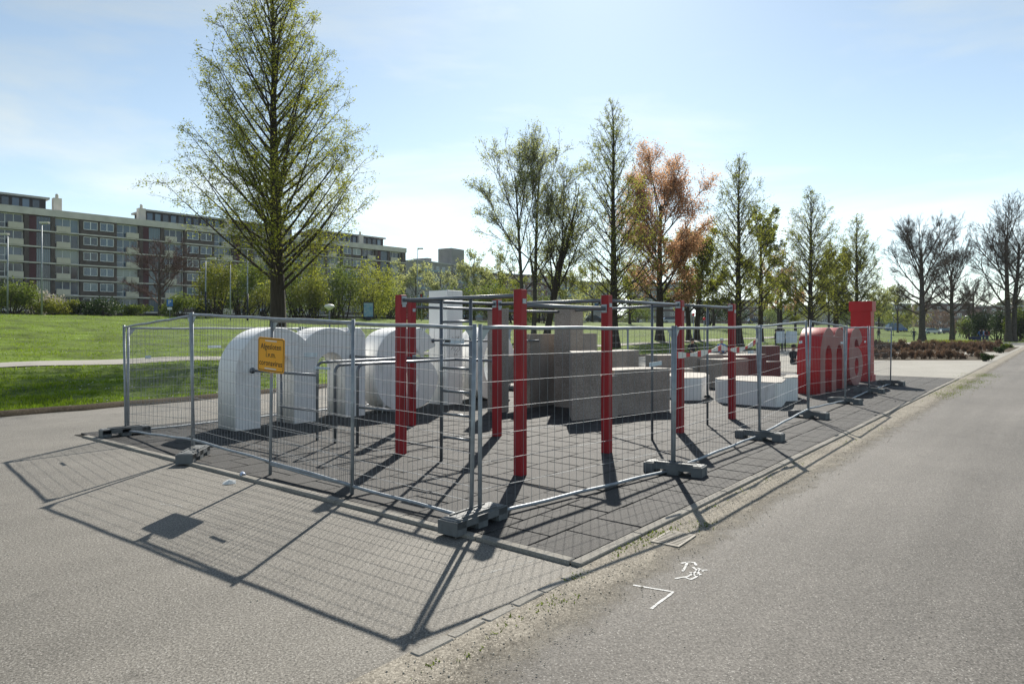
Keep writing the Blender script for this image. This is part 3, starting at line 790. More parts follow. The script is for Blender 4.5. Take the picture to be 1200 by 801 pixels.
tall_one(7.24, 8.50, M['white'], 'tall white standing block with scribbles, figure one', False)
letter('letter_m', 15.45, 2.25, m_outline(), 'thick red letter of two arches with glare painted into its pale front', M['redletter'], front=M['redfront'])
letter('figure_six', 18.70, 2.25, six_outline(), 'thick red figure six with glare painted into its pale front', M['redletter'], 'figure', front=M['redfront'])
tall_one(21.55, 2.2, M['redletter'], 'tall red figure one with capped top at the platform end', True)

# low white drums: letters laid flat
def low_white(pts_px, h, label, name='low_drum'):
    P = [G(x, y) for x, y in pts_px]
    c = sum(P, Vector()) / len(P)
    root = empty(name, (c.x, c.y, 0.024)); tag(root, label, 'drum')
    mb = MB(); mb.prism([(p.x - c.x, p.y - c.y) for p in P], 0, h); mb.build('drum_wall', M['white'], root)
    mb = MB(); mb.prism([((p.x - c.x) * 1.004, (p.y - c.y) * 1.004) for p in P], h, h + 0.02); mb.build('drum_top', M['white'], root)
# plan outlines in u,v
def plan_obj(name, uv, h, m, label, cat, z0=0.024, cap=None, group=None):
    P = [W(u, v) for u, v in uv]; c = sum(P, Vector()) / len(P)
    root = empty(name, (c.x, c.y, z0)); tag(root, label, cat, group)
    mb = MB(); mb.prism([(p.x - c.x, p.y - c.y) for p in P], 0, h); mb.build('block_body', m, root)
    if cap:
        mb = MB(); mb.prism([((p.x - c.x) * 1.003, (p.y - c.y) * 1.003) for p in P], h, h + 0.018); mb.build('top_face', cap, root)
    return root
def XYtoUV(pts):
    return [UV(p.x, p.y) for p in pts]
w1 = XYtoUV([G(781, 466), G(800, 470.5), G(822, 470), G(829, 467), G(831, 465), G(826, 461.5), G(805, 460.5), G(786, 462)])
plan_obj('low_drum', w1, 0.56, M['white'], 'short white curved block before the brown walls', 'block', cap=M['aggtop'])
w2 = XYtoUV([G(838, 470.5), G(841, 472.5), G(862, 474.5), G(886, 476.6), G(908, 478.3), G(916, 478), G(919, 475), G(922, 469), G(905, 467.5), G(868, 466.5), G(847, 467.5)])
plan_obj('low_drum', w2, 0.56, M['white'], 'long low white curved block beside the striped tape', 'block', cap=M['aggtop'])
w3 = XYtoUV([G(917, 471.5), G(935, 470.5), G(935, 466), G(922, 466)])
plan_obj('low_drum', w3, 0.58, M['white'], 'small white block between long white block and red letter', 'block', cap=M['aggtop'])

# exposed aggregate concrete pieces
AG = M['aggregate']
plan_obj('concrete_post', [(6.88, 6.58), (7.20, 6.58), (7.20, 6.92), (6.88, 6.92)], 2.27, AG, 'slim grey aggregate concrete post behind two red posts', 'post')
hb = empty('concrete_block', W(8.03, 6.62, 0.024), TH); tag(hb, 'broad grey aggregate concrete block with a cross beam', 'block')
mb = MB(); mb.box((0, 0, 0), (2.9, 0.26, 1.70)); mb.build('block_body', AG, hb)
mb = MB(); mb.box((-0.83, 0.03, 0.61), (-0.001, 0.24, 1.23)); mb.build('cross_beam', AG, hb)
plan_obj('concrete_pillar', [(8.62, 5.9), (9.15, 5.9), (9.15, 6.35), (8.62, 6.35)], 2.28, AG, 'square grey aggregate concrete pillar, the tallest of the block group', 'pillar')
plan_obj('concrete_block', [(6.82, 4.65), (7.5, 4.40), (8.14, 4.96), (7.54, 5.20)], 1.34, AG, 'chest-high grey aggregate block, highest of the front steps', 'block', cap=M['aggtop'])
plan_obj('concrete_block', [(7.51, 4.40), (7.97, 4.28), (8.4, 4.9), (8.15, 4.95)], 0.84, AG, 'lowest grey aggregate block between two higher front blocks', 'block', cap=M['aggtop'])
plan_obj('concrete_block', [(7.98, 4.36), (8.3, 4.30), (8.7, 4.18), (9.0, 4.03), (9.2, 3.87), (9.36, 3.78), (9.46, 3.9), (9.5, 4.3), (9.3, 4.62), (8.95, 4.85), (8.42, 4.98)], 0.94, AG, 'curved low grey aggregate block at the end of the steps', 'block', cap=M['aggtop'])
plan_obj('concrete_block', [(8.2, 5.10), (10.4, 5.10), (10.4, 5.6), (8.2, 5.6)], 1.29, AG, 'long grey aggregate block behind the front steps', 'block', cap=M['aggtop'])
# lower brown and reddish pieces farther back
def wall_px(a, b, depth, h, m, label, name='stone_block'):
    A, B = G(*a), G(*b)
    d = (B - A).normalized(); n = Vector((-d.y, d.x, 0)) * depth
    return plan_obj(name, XYtoUV([A, B, B + n, A + n]), h, m, label, 'block', cap=M['aggtop'])
wall_px((770, 455), (847, 452.5), 0.7, 0.98, AG, 'long brown aggregate wall behind the short white block')
wall_px((776, 458.5), (812, 458), 0.35, 0.62, AG, 'low brown aggregate step against the long brown wall')
wall_px((846, 456), (877, 453), 0.8, 0.86, AG, 'brown aggregate block with pale top under the striped tape')
wall_px((862, 449), (898, 446.5), 0.9, 0.90, M['aggred'], 'reddish aggregate block behind the long white block')
wall_px((884, 446), (915, 444.5), 0.6, 0.62, M['aggred'], 'low reddish block at the foot of the reddish pillar')
wall_px((897, 443), (914, 442.5), 0.5, 1.16, M['aggred'], 'square reddish aggregate pillar beside the notice boards', 'stone_pillar')

# ================================================================== EXERCISE RIG
rig = empty('exercise_rig', W(0, 0, 0.024), TH)
tag(rig, 'outdoor exercise rig of red posts joined by grey bars and a ladder', 'exercise rig')
posts = {'a': (2.27, 2.38), 'b': (4.28, 2.33), 'c': (6.76, 2.33), 'd': (9.1, 2.29), 'e': (2.30, 4.63), 'f': (4.45, 4.60), 'g': (4.38, 6.65)}
pm = MB(); pm.bbox((0, 0, 0), (0.125, 0.125, 2.33), 0.008); pm = pm.mesh('red_post', M['red'])
bm_ = MB()
bm_.box((-0.045, -0.006, -0.06), (0.045, 0.006, 0.06)); bm_.lathe([(0.012, 0.006), (0.012, 0.016), (0.006, 0.018)], 6)
bm_ = bm_.mesh('bracket', M['bracket'])
posto = {}
for k, (u, v) in posts.items():
    o = link('red_post', pm, rig); o.location = (u, v, 0); posto[k] = o
def bar(a, b, za, zb, r=0.027, name='bar', bend=None, br=(True, True)):
    A, B = Vector((a[0], a[1], za)), Vector((b[0], b[1], zb))
    mb = MB(); mb.tube([A, (A + B) / 2, B], r, 10); mb.build(name, M['tube'], rig)
    d = (B - A).normalized()
    for P, s, f in ((A, 1, br[0]), (B, -1, br[1])):
        if f:
            o = link('bracket', bm_, rig); q = P + d * s * 0.069; o.location = q
            o.rotation_euler = (0, 0, math.atan2(d.y, d.x) + math.pi / 2)
P_ = posts
bar(P_['e'], P_['a'], 2.25, 2.25)
bar(P_['a'], P_['b'], 2.13, 2.13, 0.03)
bar(P_['b'], P_['c'], 2.25, 2.25)
bar(P_['c'], P_['d'], 2.25, 2.25)
bar(P_['e'], P_['f'], 2.25, 2.25)
bar(P_['f'], P_['b'], 2.25, 2.25)
bar(P_['g'], (6.95, 6.65), 2.24, 2.24)
bar((7.15, 6.65), (8.75, 6.2), 2.22, 2.22)
bar(P_['c'], (8.9, 6.0), 2.25, 2.25)
for u in (5.72, 7.97):
    mb = MB(); mb.tube([(u, 2.33, 0), (u, 2.33, 2.23)], 0.021, 10); mb.build('upright', M['tube'], rig)
mb = MB(); mb.lathe([(0.06, 0.52), (0.06, 0.55), (0.025, 0.58)], 10, (7.97, 2.33, 0)); mb.build('collar', M['black'], rig)
# ladder
for v in (3.24, 3.79):
    mb = MB(); mb.tube([(2.29, v, 0), (2.29, v, 2.25)], 0.024, 10); mb.build('ladder_rail', M['tube'], rig)
for i in range(6):
    z = 0.34 + 0.318 * i
    mb = MB(); mb.tube([(2.29, 3.24, z), (2.29, 3.79, z)], 0.018, 8); mb.build('rung', M['tube'], rig)
mb = MB(); mb.box((2.255, 3.33, 1.63), (2.262, 3.70, 1.70)); mb.build('name_plate', M['plate'], rig)
mb = MB(); mb.box((2.2535, 3.58, 1.648), (2.2545, 3.69, 1.68)); mb.build('printed_mark', M['black'], rig)
# parallel bars with bent ends
def bent(v, u1, z):
    r = 0.11
    pts = [(2.25, v, 0), (2.25, v, z - r)] + [(2.25 + r - r * math.cos(R(a)), v, z - r + r * math.sin(R(a))) for a in (22, 45, 68, 90)] + [(3.3, v, z), (u1, v, z)]
    mb = MB(); mb.tube(pts, 0.024, 10); mb.build('parallel_bar', M['tube'], rig)
bent(5.57, 4.42, 1.28); bent(6.13, 4.42, 1.25); bent(6.61, 4.35, 1.28)
bar(P_['g'], P_['f'], 1.28, 1.28, 0.024)
mb = MB(); mb.tube([(2.25, 7.65, 0), (2.25, 7.65, 1.07)], 0.021, 10); mb.build('upright', M['tube'], rig)
bar((2.22, 8.56), (2.25, 6.61), 1.07, 1.07, 0.022, br=(False, False))
bar((2.25, 7.65), (2.25, 6.61), 0.48, 0.48, 0.02, br=(False, False))
bar((2.25, 5.57), P_['e'], 0.62, 0.62, 0.02, br=(False, True))
bar((4.44, 8.55), P_['g'], 1.26, 1.26, 0.022, br=(False, True))
bar((6.75, 8.52), (7.2, 6.88), 1.55, 1.55, 0.022, br=(False, False))
bar((7.55, 6.7), (8.2, 6.5), 1.55, 1.55, 0.022, br=(False, False))
bar((10.6, 4.6), (12.9, 7.2), 0.72, 0.72, 0.022, br=(False, False))
for (u, v, z, rr) in ((2.22, 8.535, 1.07, 0.055), (4.44, 8.535, 1.26, 0.05), (6.75, 8.485, 1.55, 0.05)):
    mb = MB(); mb.lathe([(rr, 0), (rr, 0.008), (rr * 0.45, 0.012), (rr * 0.4, 0.05)], 14)
    o = mb.build('flange', M['tube'], rig); o.location = (u, v, z); o.rotation_euler = (R(90), 0, 0)
mb = MB(); mb.box((2.2, 6.2, 1.175), (2.21, 6.62, 1.215)); mb.build('name_plate', M['plate'], rig)
def plate_on(k, z, dx, dy, w):
    mb = MB(); mb.box((-w / 2, -0.004, -0.03), (w / 2, 0.004, 0.03)); o = mb.build('number_plate', M['bracket'], posto[k]); o.location = (dx, dy, z); o.rotation_euler = (0, 0, 0 if dx == 0 else R(90))
for k in posts: plate_on(k, 2.18, 0, -0.0665, 0.07)

# ================================================================== SMALL THINGS ON THE GROUND
def paint_strokes(name, strokes, w, label, z=0.0074, m='paint'):
    root = empty(name, G(*strokes[0][0])); tag(root, label, 'road marking')
    o0 = root.location.copy()
    for st in strokes:
        P = [G(x, y) for x, y in st]
        Q = []
        for a, b in zip(P, P[1:]):
            for i in range(6): Q.append(a.lerp(b, i / 6))
        Q.append(P[-1])
        V, Fc = [], []
        for i, p in enumerate(Q):
            d = (Q[min(i + 1, len(Q) - 1)] - Q[max(i - 1, 0)]).normalized(); n = Vector((-d.y, d.x, 0)) * w * (0.5 + 0.07 * math.sin(i * 0.9))
            for q in (p - n, p + n): V.append((q.x - o0.x, q.y - o0.y, z))
            if i: Fc.append((2 * i - 2, 2 * i, 2 * i + 1, 2 * i - 1))
        mb = MB(); mb.add(V, Fc); mb.build('paint_stroke', M[m], root)
paint_strokes('sprayed_mark', [[(742, 686), (765, 690), (789, 694), (783, 699), (773, 706), (763, 714)]], 0.020, 'white angled line sprayed on the road')
paint_strokes('sprayed_sign', [[(798, 660.5), (806, 659), (814, 659.5), (816, 663)], [(806, 659), (803, 665), (800, 670)], [(791, 678.5), (799, 677), (806, 676), (813, 672), (819, 668.5), (829, 668.5)],
              [(812, 665), (816, 668), (819, 672), (815, 677), (809, 679.5), (803, 677)], [(809, 671), (815, 675), (822, 673)], [(818, 666), (824, 670)]], 0.019, 'white scribbled sign sprayed on the road')
paint_strokes('faint_line', [[(563, 673), (590, 666), (628, 656)]], 0.022, 'faint white line painted on the pale path', 0.002, 'paintfaint')
paint_strokes('faint_smear', [[(188, 590), (196, 591.5), (206, 591), (214, 593.5)]], 0.03, 'faint white smear on the pale path', 0.002, 'paintfaint')
# drain grate in the verge
dg_ = empty('drain_grate', W(1.10, -0.26, 0.0085), TH + 0.05); tag(dg_, 'small iron drain grate half buried in the sandy verge', 'grate')
mb = MB()
for a, b in (((-.20, -.13, 0), (.20, -.11, .012)), ((-.20, .11, 0), (.20, .13, .012)), ((-.20, -.109, 0), (-.18, .109, .012)), ((.18, -.109, 0), (.20, .109, .012))): mb.box(a, b)
mb.build('frame', M['iron'], dg_)
for i in range(9):
    mb = MB(); mb.box((-.16 + i * .04 - .011, -.109, 0), (-.16 + i * .04 + .011, .109, .011)); mb.build('slat', M['iron'], dg_)
mb = MB(); mb.box((-.185, -.115, -.001), (.185, .115, .0095)); mb.build('pit', M['joint'], dg_)
# litter by the kerb
p = G(284.5, 559)
cn_ = empty('drink_can', (p.x, p.y, 0.034), 0.5); tag(cn_, 'crushed drink can lying by the kerb', 'can')
mb = MB(); mb.lathe([(0.024, -0.06), (0.033, -0.052), (0.034, 0.0), (0.031, 0.045), (0.025, 0.058)], 14); o = mb.build('can_body', M['can'], cn_); o.rotation_euler = (R(90), 0, 0)
mb = MB(); mb.lathe([(0.0245, 0.0585), (0.0245, 0.061), (0.018, 0.060)], 14); o = mb.build('can_lid', M['rim'], cn_); o.rotation_euler = (R(90), 0, 0)
p = G(268, 567)
lt = empty('paper_cup', (p.x, p.y, 0.004), 0.3); tag(lt, 'flattened white paper cup on the path', 'litter')
mb = MB(); mb.add([(-.07, -.02, .001), (.0, -.05, .004), (.08, -.01, .0), (.075, .03, .035), (.0, .05, .045), (-.065, .03, .02), (.01, 0, .05)], [(0, 1, 6), (1, 2, 6), (2, 3, 6), (3, 4, 6), (4, 5, 6), (5, 0, 6), (5, 4, 3, 2, 1, 0)]); mb.build('cup', M['litter'], lt)
# pebbles on the verge
def scatter_stones(n, ulo, uhi, vlo, vhi, s0, s1, z):
    V, Fc = [], []
    base = np.array([(1, 0, 0), (-1, 0, 0), (0, 1, 0), (0, -1, 0), (0, 0, .7), (0, 0, -.7)], float)
    fac = np.array([(0, 2, 4), (2, 1, 4), (1, 3, 4), (3, 0, 4), (2, 0, 5), (1, 2, 5), (3, 1, 5), (0, 3, 5)])
    u = rng.uniform(ulo, uhi, n) if ulo > -3 else ulo + (uhi - ulo) * rng.random(n) ** 1.6
    v = vlo + (vhi - vlo) * rng.beta(1.6, 1.6, n)
    s = s0 + (s1 - s0) * rng.random(n) ** 3
    a = rng.uniform(0, 6.28, n)
    bx = base[None] * s[:, None, None] * rng.uniform(0.6, 1.3, (n, 6, 1))
    c, sn = np.cos(a)[:, None], np.sin(a)[:, None]
    x = bx[..., 0] * c - bx[..., 1] * sn; y = bx[..., 0] * sn + bx[..., 1] * c
    X = CX + UX * u - UY * v; Y = CY + UY * u + UX * v
    Vv = np.stack([X[:, None] + x, Y[:, None] + y, z + bx[..., 2]], -1).reshape(-1, 3)
    Ff = (fac[None] + 6 * np.arange(n)[:, None, None]).reshape(-1, 3)
    return Vv, Ff
Vv, Ff = scatter_stones(9000, -4, 26, -0.75, -0.02, 0.002, 0.009, 0.014)
tag(link('pebbles', np_mesh('pebbles', Vv, Ff, M['stone'])), 'fine pebbles strewn along the sandy verge', 'gravel', kind='stuff')

Vv, Ff = scatter_stones(2600, -2.9, 3, -3.2, 9.0, 0.002, 0.007, 0.004)
Vv2, Ff2 = scatter_stones(1500, -2.9, 8, -4.5, -0.6, 0.002, 0.006, 0.007)
tag(link('grit', np_mesh('grit', np.concatenate([Vv, Vv2]), np.concatenate([Ff, Ff2 + len(Vv)]), M['stone'])), 'loose grit scattered over the asphalt', 'grit', kind='stuff')
# ================================================================== GRASS
def blades(xy, z, hmin, hmax, wid, lean=0.5):
    n = len(xy)
    a = rng.uniform(0, 6.28, n); h = rng.uniform(hmin, hmax, n); w = wid * rng.uniform(0.7, 1.4, n)
    dx, dy = np.cos(a) * w, np.sin(a) * w
    la = rng.uniform(0, 6.28, n); ll = h * rng.uniform(0, lean, n)
    V = np.empty((n, 3, 3))
    V[:, 0] = np.stack([xy[:, 0] - dx, xy[:, 1] - dy, z - 0.01], -1)
    V[:, 1] = np.stack([xy[:, 0] + dx, xy[:, 1] + dy, z - 0.01], -1)
    V[:, 2] = np.stack([xy[:, 0] + np.cos(la) * ll, xy[:, 1] + np.sin(la) * ll, z + h], -1)
    return V.reshape(-1, 3), np.arange(3 * n).reshape(-1, 3)
n = 300000
Yd = 14 + (95 - 14) * rng.random(n) ** 1.9
Xd = rng.uniform(-0.80, 0.80, n) * Yd
ud, vd = (Xd - CX) * UX + (Yd - CY) * UY, -(Xd - CX) * UY + (Yd - CY) * UX
clump = np.sin(Xd * 2.3 + np.sin(Yd * 1.7) * 1.5) * np.sin(Yd * 2.9 + np.sin(Xd * 1.3)) + rng.normal(0, 0.6, n)
ok = (vd > lawn_v(ud) + 0.12) & (np.abs(vd - 28.2) > 0.95) & (clump > -0.5)
xy = np.stack([Xd, Yd], -1)[ok]; cl = clump[ok]
hz = height(xy[:, 0], xy[:, 1])
Vv, Ff = blades(xy, hz, 0.03, 0.10, 0.016)
k = np.repeat(np.clip(0.7 + 0.45 * cl, 0.35, 2.3), 3); top = np.tile([0, 0, 1], len(xy)).astype(bool)
Vv[top, 2] += (k[top] - 1) * 0.10
far = np.repeat(np.clip(xy[:, 1] / 30, 1, 3), 3)
tag(link('grass', np_mesh('grass', Vv, Ff, M['blade'])), 'short uneven grass of the park lawn', 'grass', kind='stuff')
# daisies and dandelions dotted over the lawn
nf = 2600
Yf = 15 + 40 * rng.random(nf) ** 1.5; Xf = rng.uniform(-0.8, 0.6, nf) * Yf
uf, vf = (Xf - CX) * UX + (Yf - CY) * UY, -(Xf - CX) * UY + (Yf - CY) * UX
okf = (vf > lawn_v(uf) + 0.3) & (np.abs(vf - 28.2) > 1.1) & (np.sin(Xf * 0.9) * np.sin(Yf * 0.6 + 1) + rng.normal(0, .4, nf) > 0.2)
Xf, Yf = Xf[okf], Yf[okf]; zf = height(Xf, Yf) + 0.07
C = np.stack([Xf, Yf, zf], -1); k6 = np.arange(6) * np.pi / 3
Vf = C[:, None] + np.stack([np.cos(k6) * .018, np.sin(k6) * .018, 0.006 * np.cos(k6 * 2)], -1)[None] * rng.uniform(.7, 1.5, (len(C), 1, 1))
tag(link('daisies', np_mesh('daisies', Vf.reshape(-1, 3), np.arange(len(C) * 6).reshape(-1, 6), M['litter'])), 'white daisies dotted over the lawn', 'flowers', kind='stuff')
# weeds in the verge joints
V2 = []
for (u, v, k, s) in ((-1.85, -0.22, 26, .05), (-1.2, -0.24, 34, .07), (-0.75, -0.24, 60, .09), (-0.62, -0.3, 40, .06), (-1.62, -0.3, 20, .04), (0.55, -0.07, 50, .10), (0.75, -0.06, 60, .12), (0.95, -0.08, 90, .14), (1.2, -0.1, 60, .10), (1.7, -0.30, 80, .10), (1.45, -0.12, 60, .12), (2.4, -0.1, 30, .1),
                     (3.2, -0.09, 30, .12), (4.0, -0.1, 24, .1), (5.2, -0.12, 30, .14), (7.5, -0.2, 40, .2), (9.5, -0.25, 40, .2), (18, -0.3, 500, .5), (21, -0.35, 700, .6), (24, -0.35, 700, .7), (28, -0.4, 700, .7), (-2.2, -0.35, 20, .05), (-0.2, -0.1, 60, .05)):
    k = max(8, int(k * (0.55 if u < 8 else 1)))
    q = rng.normal(0, s * 1.25, (k, 2)) * np.array([1.0, 0.35])
    V2.append(np.stack([CX + UX * (u + q[:, 0]) - UY * (v + q[:, 1]), CY + UY * (u + q[:, 0]) + UX * (v + q[:, 1])], -1))
xy = np.concatenate(V2)
Vv, Ff = blades(xy, np.full(len(xy), 0.014), 0.004, 0.022, 0.009, 2.2)
tag(link('weeds', np_mesh('weeds', Vv, Ff, M['leaf_mid'])), 'small weeds sprouting along the kerb and verge', 'weeds', kind='stuff')

# ================================================================== TREES
def norm(a):
    return a / np.maximum(np.linalg.norm(a, axis=-1, keepdims=True), 1e-9)
def tubes(P, Rd, sides):
    """P (M,n,3), Rd (M,n) -> verts, quads"""
    Mn, n, _ = P.shape
    T = np.empty_like(P); T[:, 1:-1] = P[:, 2:] - P[:, :-2]; T[:, 0] = P[:, 1] - P[:, 0]; T[:, -1] = P[:, -1] - P[:, -2]
    T = norm(T)
    ref = np.where(np.abs(T[:, :1, 2:3]) < 0.9, np.array([0, 0, 1.0]), np.array([1.0, 0, 0])) * np.ones_like(T)
    S = norm(np.cross(T, ref)); B = np.cross(T, S)
    a = np.arange(sides) * 2 * np.pi / sides
    V = P[:, :, None] + Rd[:, :, None, None] * (S[:, :, None] * np.cos(a)[None, None, :, None] + B[:, :, None] * np.sin(a)[None, None, :, None])
    base = (np.arange(Mn) * n * sides)[:, None, None]
    i = np.arange(n - 1)[None, :, None] * sides; k = np.arange(sides)[None, None, :]; k2 = (k + 1) % sides
    F = np.stack([base + i + k, base + i + k2, base + i + sides + k2, base + i + sides + k], -1).reshape(-1, 4)
    return V.reshape(-1, 3), F
def grow(P0, D, L, n, up, jit, g):
    """polylines from starts with a pull upward (up) and wander"""
    Mn = len(P0); P = np.empty((Mn, n, 3)); P[:, 0] = P0; d = norm(D)
    for i in range(1, n):
        d = d + g.normal(0, jit, (Mn, 3)); d[:, 2] += up / (n - 1); d = norm(d)
        P[:, i] = P[:, i - 1] + d * (L / (n - 1))[:, None]
    return P
def sample(P, t):
    """points and tangents at parameter t (M,k)"""
    n = P.shape[1]; x = t * (n - 1); i = np.clip(x.astype(int), 0, n - 2); f = (x - i)[..., None]
    m = np.arange(len(P))[:, None]
    a, b = P[m, i], P[m, i + 1]
    return a * (1 - f) + b * f, norm(b - a)
def side_dirs(T, ang, g, flat=0.0):
    r = g.normal(0, 1, T.shape)
    if flat: r[..., 2] *= (1 - flat)
    r = norm(r - T * (r * T).sum(-1, keepdims=True))
    a = ang[..., None]
    return norm(T * np.cos(a) + r * np.sin(a))
def spawn(P, L, k, t0, t1, ang, lf, n, up, jit, g, flat=0.0, taper=0.6, even=1.0, lmin=0.0):
    """k children per parent on average, shared out by the parents' length so that short shoots carry few"""
    N = len(P) * k
    w = L ** even; par = g.choice(len(P), N, p=w / w.sum())
    t = g.uniform(t0, t1, N)
    Pp = P[par]
    S, T = sample(Pp, t[:, None]); S, T = S[:, 0], T[:, 0]
    D = side_dirs(T, g.normal(ang, ang * 0.22, N), g, flat)
    Lc = np.maximum(L[par] * lf * (1 - taper * t), lmin) * g.uniform(0.65, 1.25, N)
    return grow(S, D, Lc, n, up, jit, g), Lc, par
def leaf_quads(P, per, size, spread, g, aspect=0.55, tmin=0.2, droop=0.0):
    Mn = len(P)
    t = g.uniform(tmin, 1, (Mn, per)); S, T = sample(P, t)
    C = S.reshape(-1, 3) + g.normal(0, spread, (Mn * per, 3)); C[:, 2] -= droop * np.abs(g.normal(0, 1, Mn * per))
    a = norm(g.normal(0, 1, C.shape)); b = norm(np.cross(a, g.normal(0, 1, C.shape)))
    s = size * g.uniform(0.6, 1.35, len(C))[:, None]
    a *= s; b *= s * aspect
    V = np.stack([C - a, C - b, C + a, C + b], 1).reshape(-1, 3)
    return V, np.arange(len(V)).reshape(-1, 4)
def finish_tree(name, loc, wood, leaves, barkm, leafm, label, group=None, cat='tree', twigm=None, rz=0.0):
    root = empty(name, loc, rz); tag(root, label, cat, group)
    def join(ls):
        V, F, b = [], [], 0
        for v, f in ls: V.append(v); F.append(f + b); b += len(v)
        return np.concatenate(V), np.concatenate(F)
    V, F = join(wood[:1]); link('trunk', np_mesh('trunk', V, F, barkm, True), root)
    if len(wood) > 1:
        V, F = join(wood[1:]); link('branches', np_mesh('branches', V, F, twigm or barkm, True), root)
    if leaves is not None and len(leaves[0]):
        link('crown', np_mesh('crown', leaves[0], leaves[1], leafm), root)
    return root
def lin_r(r0, r1, n, Mn=1, p=1.0):
    t = np.linspace(0, 1, n) ** p
    return np.outer(np.atleast_1d(r0) * np.ones(Mn), 1 - t) + np.outer(np.atleast_1d(r1) * np.ones(Mn), t)
def conifer(name, loc, H, rad, label, leafm, seed, leaf_size, n1=80, k2=9, k3=3, per=3, clear=0.2, trunk_r=None, group=None, wide=0.40, lean=(0, 0), leafspread=0.08, lf=0.26):
    """dawn redwood: straight tapering leader, rising limbs, neat cone-shaped airy crown"""
    g = np.random.default_rng(seed)
    tr = trunk_r or H * 0.02
    n = 14; z = np.linspace(-0.3, H, n)
    TP = np.stack([lean[0] * (z / H) + np.cumsum(g.normal(0, 0.02, n)), lean[1] * (z / H) + np.cumsum(g.normal(0, 0.02, n)), z], -1)[None]
    TR = (tr * (1 - (np.clip(z, 0, H) / H) ** 0.8) + 0.012)[None]; TR[0, 0] *= 1.7; TR[0, 1] *= 1.05
    wood = [tubes(TP, TR, 10)]
    h = clear + (0.97 - clear) * ((np.arange(n1) + g.uniform(-.4, .4, n1)) / n1).clip(0, 1)
    S, T = sample(TP, h[None].clip(0, 0.999)); S = S[0]
    az = np.arange(n1) * 2.399 + g.normal(0, 0.3, n1)
    el = R(27) + R(36) * h + g.normal(0, 0.06, n1)
    def prof(t):                            # crown radius at height t, as reached by the limb tips
        return np.where(t > wide, np.clip((1 - t) / (1 - wide), 0, 1) ** 0.60, 0.72 + 0.28 * (t - clear) / max(wide - clear, 0.01))
    reach = np.full(n1, 0.5)
    te = np.tan(el + R(9))
    for _ in range(30): reach = 0.5 * reach + 0.5 * rad * np.clip(prof(h + reach * te / H), 0.0, 1)
    reach = np.maximum(reach * g.uniform(0.86, 1.03, n1), 0.12)
    D = np.stack([np.cos(az) * np.cos(el), np.sin(az) * np.cos(el), np.sin(el)], -1)
    L = reach / np.cos(el + R(8))
    P1 = grow(S, D, L, 8, 0.26, 0.035, g)
    wood.append(tubes(P1, lin_r(0.20 * tr * (1 - 0.75 * h) + 0.006, 0.005, 8, n1), 5))
    P2, L2, _ = spawn(P1, L, k2, 0.12, 1.0, 0.75, lf, 5, 0.10, 0.09, g, 0.35, 0.35, 1.15, 0.25)
    wood.append(tubes(P2, lin_r(0.004 + 0.00018 * loc[1], 0.003, 5, len(P2)), 3))
    P3, L3, _ = spawn(P2, L2, k3, 0.15, 1.0, 0.8, 0.5, 2, -0.1, 0.12, g, 0.2, 0.4, 0.6, 0.12)
    wood.append(tubes(P3, lin_r(0.0025 + 0.00008 * loc[1], 0.002 + 0.00004 * loc[1], 2, len(P3)), 3))
    lv = leaf_quads(P3, per, leaf_size, leafspread, g, 0.45, 0.1)
    return finish_tree(name, loc, wood, lv, M['bark'], leafm, label, group)
